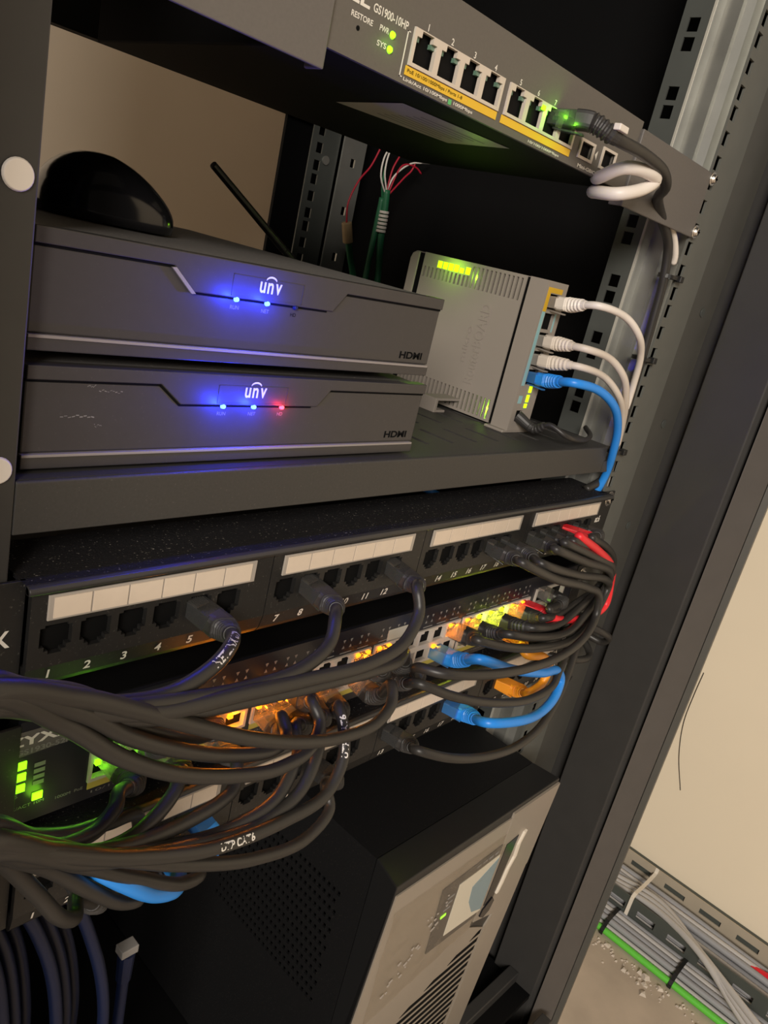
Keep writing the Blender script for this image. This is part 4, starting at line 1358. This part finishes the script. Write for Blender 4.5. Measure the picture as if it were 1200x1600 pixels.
# ------------------------------------------------------------------ stripped control wires at the back
WIRES = [('green control wire at the back with a corrugated tan tie below its stripped strands', [(278, 330, -200), (276, 330, 60), (270, 330, 150), (262, 330, 190), (259, 330, 216), (256, 330, 236)], 3.6),
         ('green control wire at the back with a band of tan tape and one red strand', [(246, 332, -200), (244, 332, 60), (238, 331, 140), (222, 330, 172), (211, 330, 196)], 3.2),
         ('green control wire at the back running up unwrapped between the other two', [(264, 336, -200), (262, 336, 60), (258, 336, 150), (256, 334, 205), (255, 333, 228)], 3.0)]
roots = []
for (lab, pts, r) in WIRES:
    t = thing('control_wire', lab, 'wire', pts[0], 'stripped control wires at the back')
    obj('jacket', tube(pts, r, 12, 4), M_greendk, t, smooth=True)
    roots.append(t)
m = MB()
for k in range(6):
    m.cyl((259.6 - k * 0.2, 330, 196 + k * 3.6), (259.4 - k * 0.2, 330, 198.6 + k * 3.6), 5.2, 16)
obj('corrugated_tie', m, M_whitec, roots[0], bevel=0.5)
m = MB()
m.cyl((218, 330, 179), (211, 330, 197), 5.0, 16)
obj('tape_band', m, M_tan, roots[1], bevel=0.8)


def strand(p, pts, m):
    obj('strand', tube(pts, 0.9, 8, 3), m, p, smooth=True)


strand(roots[0], [(256, 330, 234), (262, 330, 250), (280, 328, 266), (294, 326, 270)], M_whitewire)
strand(roots[0], [(256, 330, 234), (248, 330, 252), (250, 330, 272), (258, 330, 279)], M_whitewire)
strand(roots[0], [(256, 330, 234), (258, 330, 256), (266, 330, 276), (262, 330, 285)], M_redwire)
strand(roots[0], [(258, 330, 230), (276, 329, 252), (284, 328, 262), (286, 328, 290), (250, 330, 300), (214, 331, 304)], M_redwire)
strand(roots[0], [(258, 330, 232), (270, 329, 262), (288, 327, 264), (296, 326, 260)], M_redwire)
strand(roots[0], [(255, 330, 232), (244, 330, 246), (243, 330, 262), (248, 330, 274)], M_whitewire)
strand(roots[1], [(211, 330, 196), (208, 330, 214), (216, 330, 236), (228, 330, 252), (238, 330, 276)], M_redwire)
strand(roots[2], [(255, 333, 227), (250, 332, 240), (248, 331, 256)], M_greendk)
obj('bare_end', MB().cyl((294, 326, 270), (304, 325, 272), 0.8, 8), M_copper, roots[0])

# ------------------------------------------------------------------ dark blue cables hanging at the lower left
random.seed(21)
POS = ['furthest left', 'second from the left', 'third from the left', 'fourth from the left', 'fifth from the left', 'sixth from the left', 'furthest right']
for k in range(7):
    x = -222 + k * 9.5
    y = 26 + 9 * (k % 3)
    pts = [(x - 34, y + 22, -128 - 2 * k), (x - 10, y + 6, -134 - 4 * k), (x + 8, y, -168 - 6 * k), (x + 18, y - 2, -230 - 4 * k), (x + 22, y + 4, -320), (x + 20, y + 10, -470)]
    t = thing('network_cable', 'dark blue cable hanging at the lower left, %s of the blue ones' % POS[k], 'cable', pts[-1], 'hanging dark blue cables')
    obj('jacket', tube(pts, 3.4, 12, 4), M_navyc, t, smooth=True)
t = thing('network_cable', 'dark blue cable with a grey connector pointing up at the lower left', 'cable', (-120, 46, -470), None)
obj('jacket', tube([(-122, 44, -262), (-121, 44, -300), (-118, 46, -380), (-120, 46, -470)], 3.6, 12, 4), M_navyc, t, smooth=True)
obj('boot', MB().cyl((-122, 44, -268), (-122.5, 44, -246), 4.6, 12, 5.4), M_navyc, t)
obj('connector', MB().box(-128, -117, 40, 48, -246, -240), M_printdim, t, bevel=0.5)

# ------------------------------------------------------------------ cable tray along the foot of the right wall
tr = thing('cable_tray', 'long perforated metal cable tray along the foot of the right wall', 'cable tray', (658, 0, FLOOR))
TY0, TY1 = -420, 420
holes = [(y, y + 30, -568, -560) for y in range(-410, 400, 52)]
obj('wall_flange', MB().plate('x', 690.0, 691.6, TY0, TY1, -582, -548, holes), M_tray, tr)
obj('slot_shade_strip', MB().box(692.5, 699, TY0, TY1, -580, -549), M_traydk, tr)  # added dark strip, gives the flange slots their shade
holes = [(y, y + 26, -580, -569) for y in range(-398, 400, 44)]
obj('outer_flange', MB().plate('x', 614, 615.6, TY0, TY1, -598, -556, holes), M_traydk, tr)
obj('tray_floor', MB().box(615.6, 690, TY0, TY1, -592, -590), M_traydk, tr)
obj('tray_bracket', MB().box(616, 690, -100, -80, -599.5, -592.2).box(616, 690, 60, 80, -599.5, -592.2), M_traydk, tr)
m = MB()
random.seed(4)
tn = 0
WHERE = ['next to the outer flange', 'second from the outer flange', 'third from the outer flange', 'fourth from the outer flange', 'fifth from the outer flange', 'sixth from the outer flange', 'seventh from the outer flange', 'next to the wall flange']
for layer in range(3):
    nn = 8 - layer
    for k in range(nn):
        x = 621 + layer * 4.5 + k * 9.0
        z = -585.6 + layer * 8.0
        if layer == 2 and k < 3:
            # cables that leave the tray over its outer flange
            pts = [(x, 420, z)] + [(x + random.uniform(-1, 1), y, z + random.uniform(-0.5, 0.5)) for y in range(330, -20, -110)] + [(x - 4, -80, z + 12), (x - 30 - 5 * k, -150, z + 18 - 2 * k), (x - 62 - 10 * k, -235, -575 + 9 * k), (x - 80 - 14 * k, -330, -592 + 9 * k), (x - 80 - 16 * k, -420, -593 + 9 * k)]
            mm = M_ltgreycable
        else:
            pts = [(x + random.uniform(-1.2, 1.2), y, z + random.uniform(-0.6, 0.6)) for y in range(420, -421, -105)]
            mm = M_greycable if (k + layer) % 3 else M_ltgreycable
        lay = ['bottom', 'middle', 'top'][layer]
        if layer == 2 and k < 3:
            lab = 'light grey cable leaving the tray over its outer flange, %s of the three' % ['nearest', 'middle', 'furthest'][k]
        else:
            lab = 'grey cable in the %s layer of the tray, %s' % (lay, WHERE[k])
        o = obj('network_cable', tube(pts, 4.2, 10, 12), mm, smooth=True)
        tag(o, lab, 'cable', 'grey cables in the wall tray')
o = obj('network_cable', tube([(668, 420, -574), (668, 200, -574), (667, -60, -573), (666, -196, -572), (660, -236, -562), (654, -262, -556), (650, -420, -556)], 4.2, 10, 12), M_red, smooth=True)
tag(o, 'red cable lying on top of the grey ones in the tray', 'cable')
for k in range(8):
    row, q = divmod(k, 4)
    x = 582 + q * 8.6 + row * 4.3
    z = FLOOR + 4.4 + row * 7.6 + (18 if False else 0)
    pts = [(x + random.uniform(-0.8, 0.8), y, z) for y in range(420, -421, -120)]
    o = obj('network_cable', tube(pts, 4.2, 10, 12), M_greycable if k % 3 else M_ltgreycable, smooth=True)
    tag(o, 'grey cable on the floor beside the tray, %s row, %s from the green one' % (['lower', 'upper'][row], ['first', 'second', 'third', 'fourth'][q]), 'cable', 'grey cables on the floor beside the tray')
o = obj('network_cable', tube([(573.2 + 0.5 * math.sin(y * 0.01), y, FLOOR + 4.6) for y in range(420, -421, -120)], 4.5, 10, 12), M_greenc, smooth=True)
tag(o, 'bright green cable at the floor edge of the grey bundle', 'cable')


def bundle_tie(lab, y, pts, m, name='cable_tie'):
    mb = MB()
    for (a, b) in zip(pts[:-1], pts[1:]):
        d = Vector((b[0] - a[0], 0, b[1] - a[1]))
        nrm = Vector((-d.z, 0, d.x)).normalized() * 0.9
        A, B = Vector((a[0], y, a[1])), Vector((b[0], y, b[1]))
        w = Vector((0, 2.4, 0))
        mb.hexa([tuple(A - w), tuple(B - w), tuple(B + w), tuple(A + w), tuple(A - w + nrm), tuple(B - w + nrm), tuple(B + w + nrm), tuple(A + w + nrm)])
    o = obj(name, mb, m)
    return tag(o, lab, 'cable tie', 'cable ties on the floor cables')


arc = [(567.4, -599), (567, -594), (571, -589.6), (579, -583.5), (592, -582), (606, -582), (613.5, -584), (614, -596)]
bundle_tie('black tie around the floor bundle, the one nearer the cabinet post', -42, arc, M_tie)
bundle_tie('black tie around the floor bundle, the one further from the cabinet post', -140, arc, M_tie)
bundle_tie('white tie holding the cables down in the tray', -52, [(612.5, -588), (612.5, -555), (620, -552), (650, -556), (680, -557), (689.5, -556), (691, -547.6)], M_wtie)

# plaster crumbs along the floor edge
random.seed(9)
m = MB()
for k in range(230):
    y = random.uniform(-330, 120)
    x = 560 - abs(random.gauss(0, 11)) - (20 if k % 23 == 0 else 0)
    s = random.uniform(0.6, 2.6) * (2.6 if k % 13 == 0 else 1.15)
    z = FLOOR
    p = [(x + random.uniform(-s, s), y + random.uniform(-s, s), z) for _ in range(1)][0]
    a = random.uniform(0, PI)
    c, q = math.cos(a) * s, math.sin(a) * s
    h = s * random.uniform(0.5, 1.0)
    x, y = p[0], p[1]
    m.hexa([(x + c, y + q, z), (x - q, y + c, z), (x - c, y - q, z), (x + q, y - c, z), (x + c * 0.6, y + q * 0.5, z + h), (x - q * 0.6, y + c * 0.6, z + h * 0.8), (x - c * 0.5, y - q * 0.6, z + h), (x + q * 0.6, y - c * 0.4, z + h * 0.7)])
o = obj('plaster_crumbs', m, M_debris)
tag(o, 'pale plaster crumbs scattered on the floor along the green cable', 'debris', None, 'stuff')

# thin dark strand on the wall
o = obj('loose_thread', tube([(698.6, -8, -250), (698.4, -7.2, -284.6), (698.6, -8.3, -330.7), (698.6, -18.6, -377.1), (698.8, -37.5, -423.7)], 0.45, 8, 6), M_tie, smooth=True)
tag(o, 'thin dark thread hanging down the beige wall beside the cabinet post', 'thread')
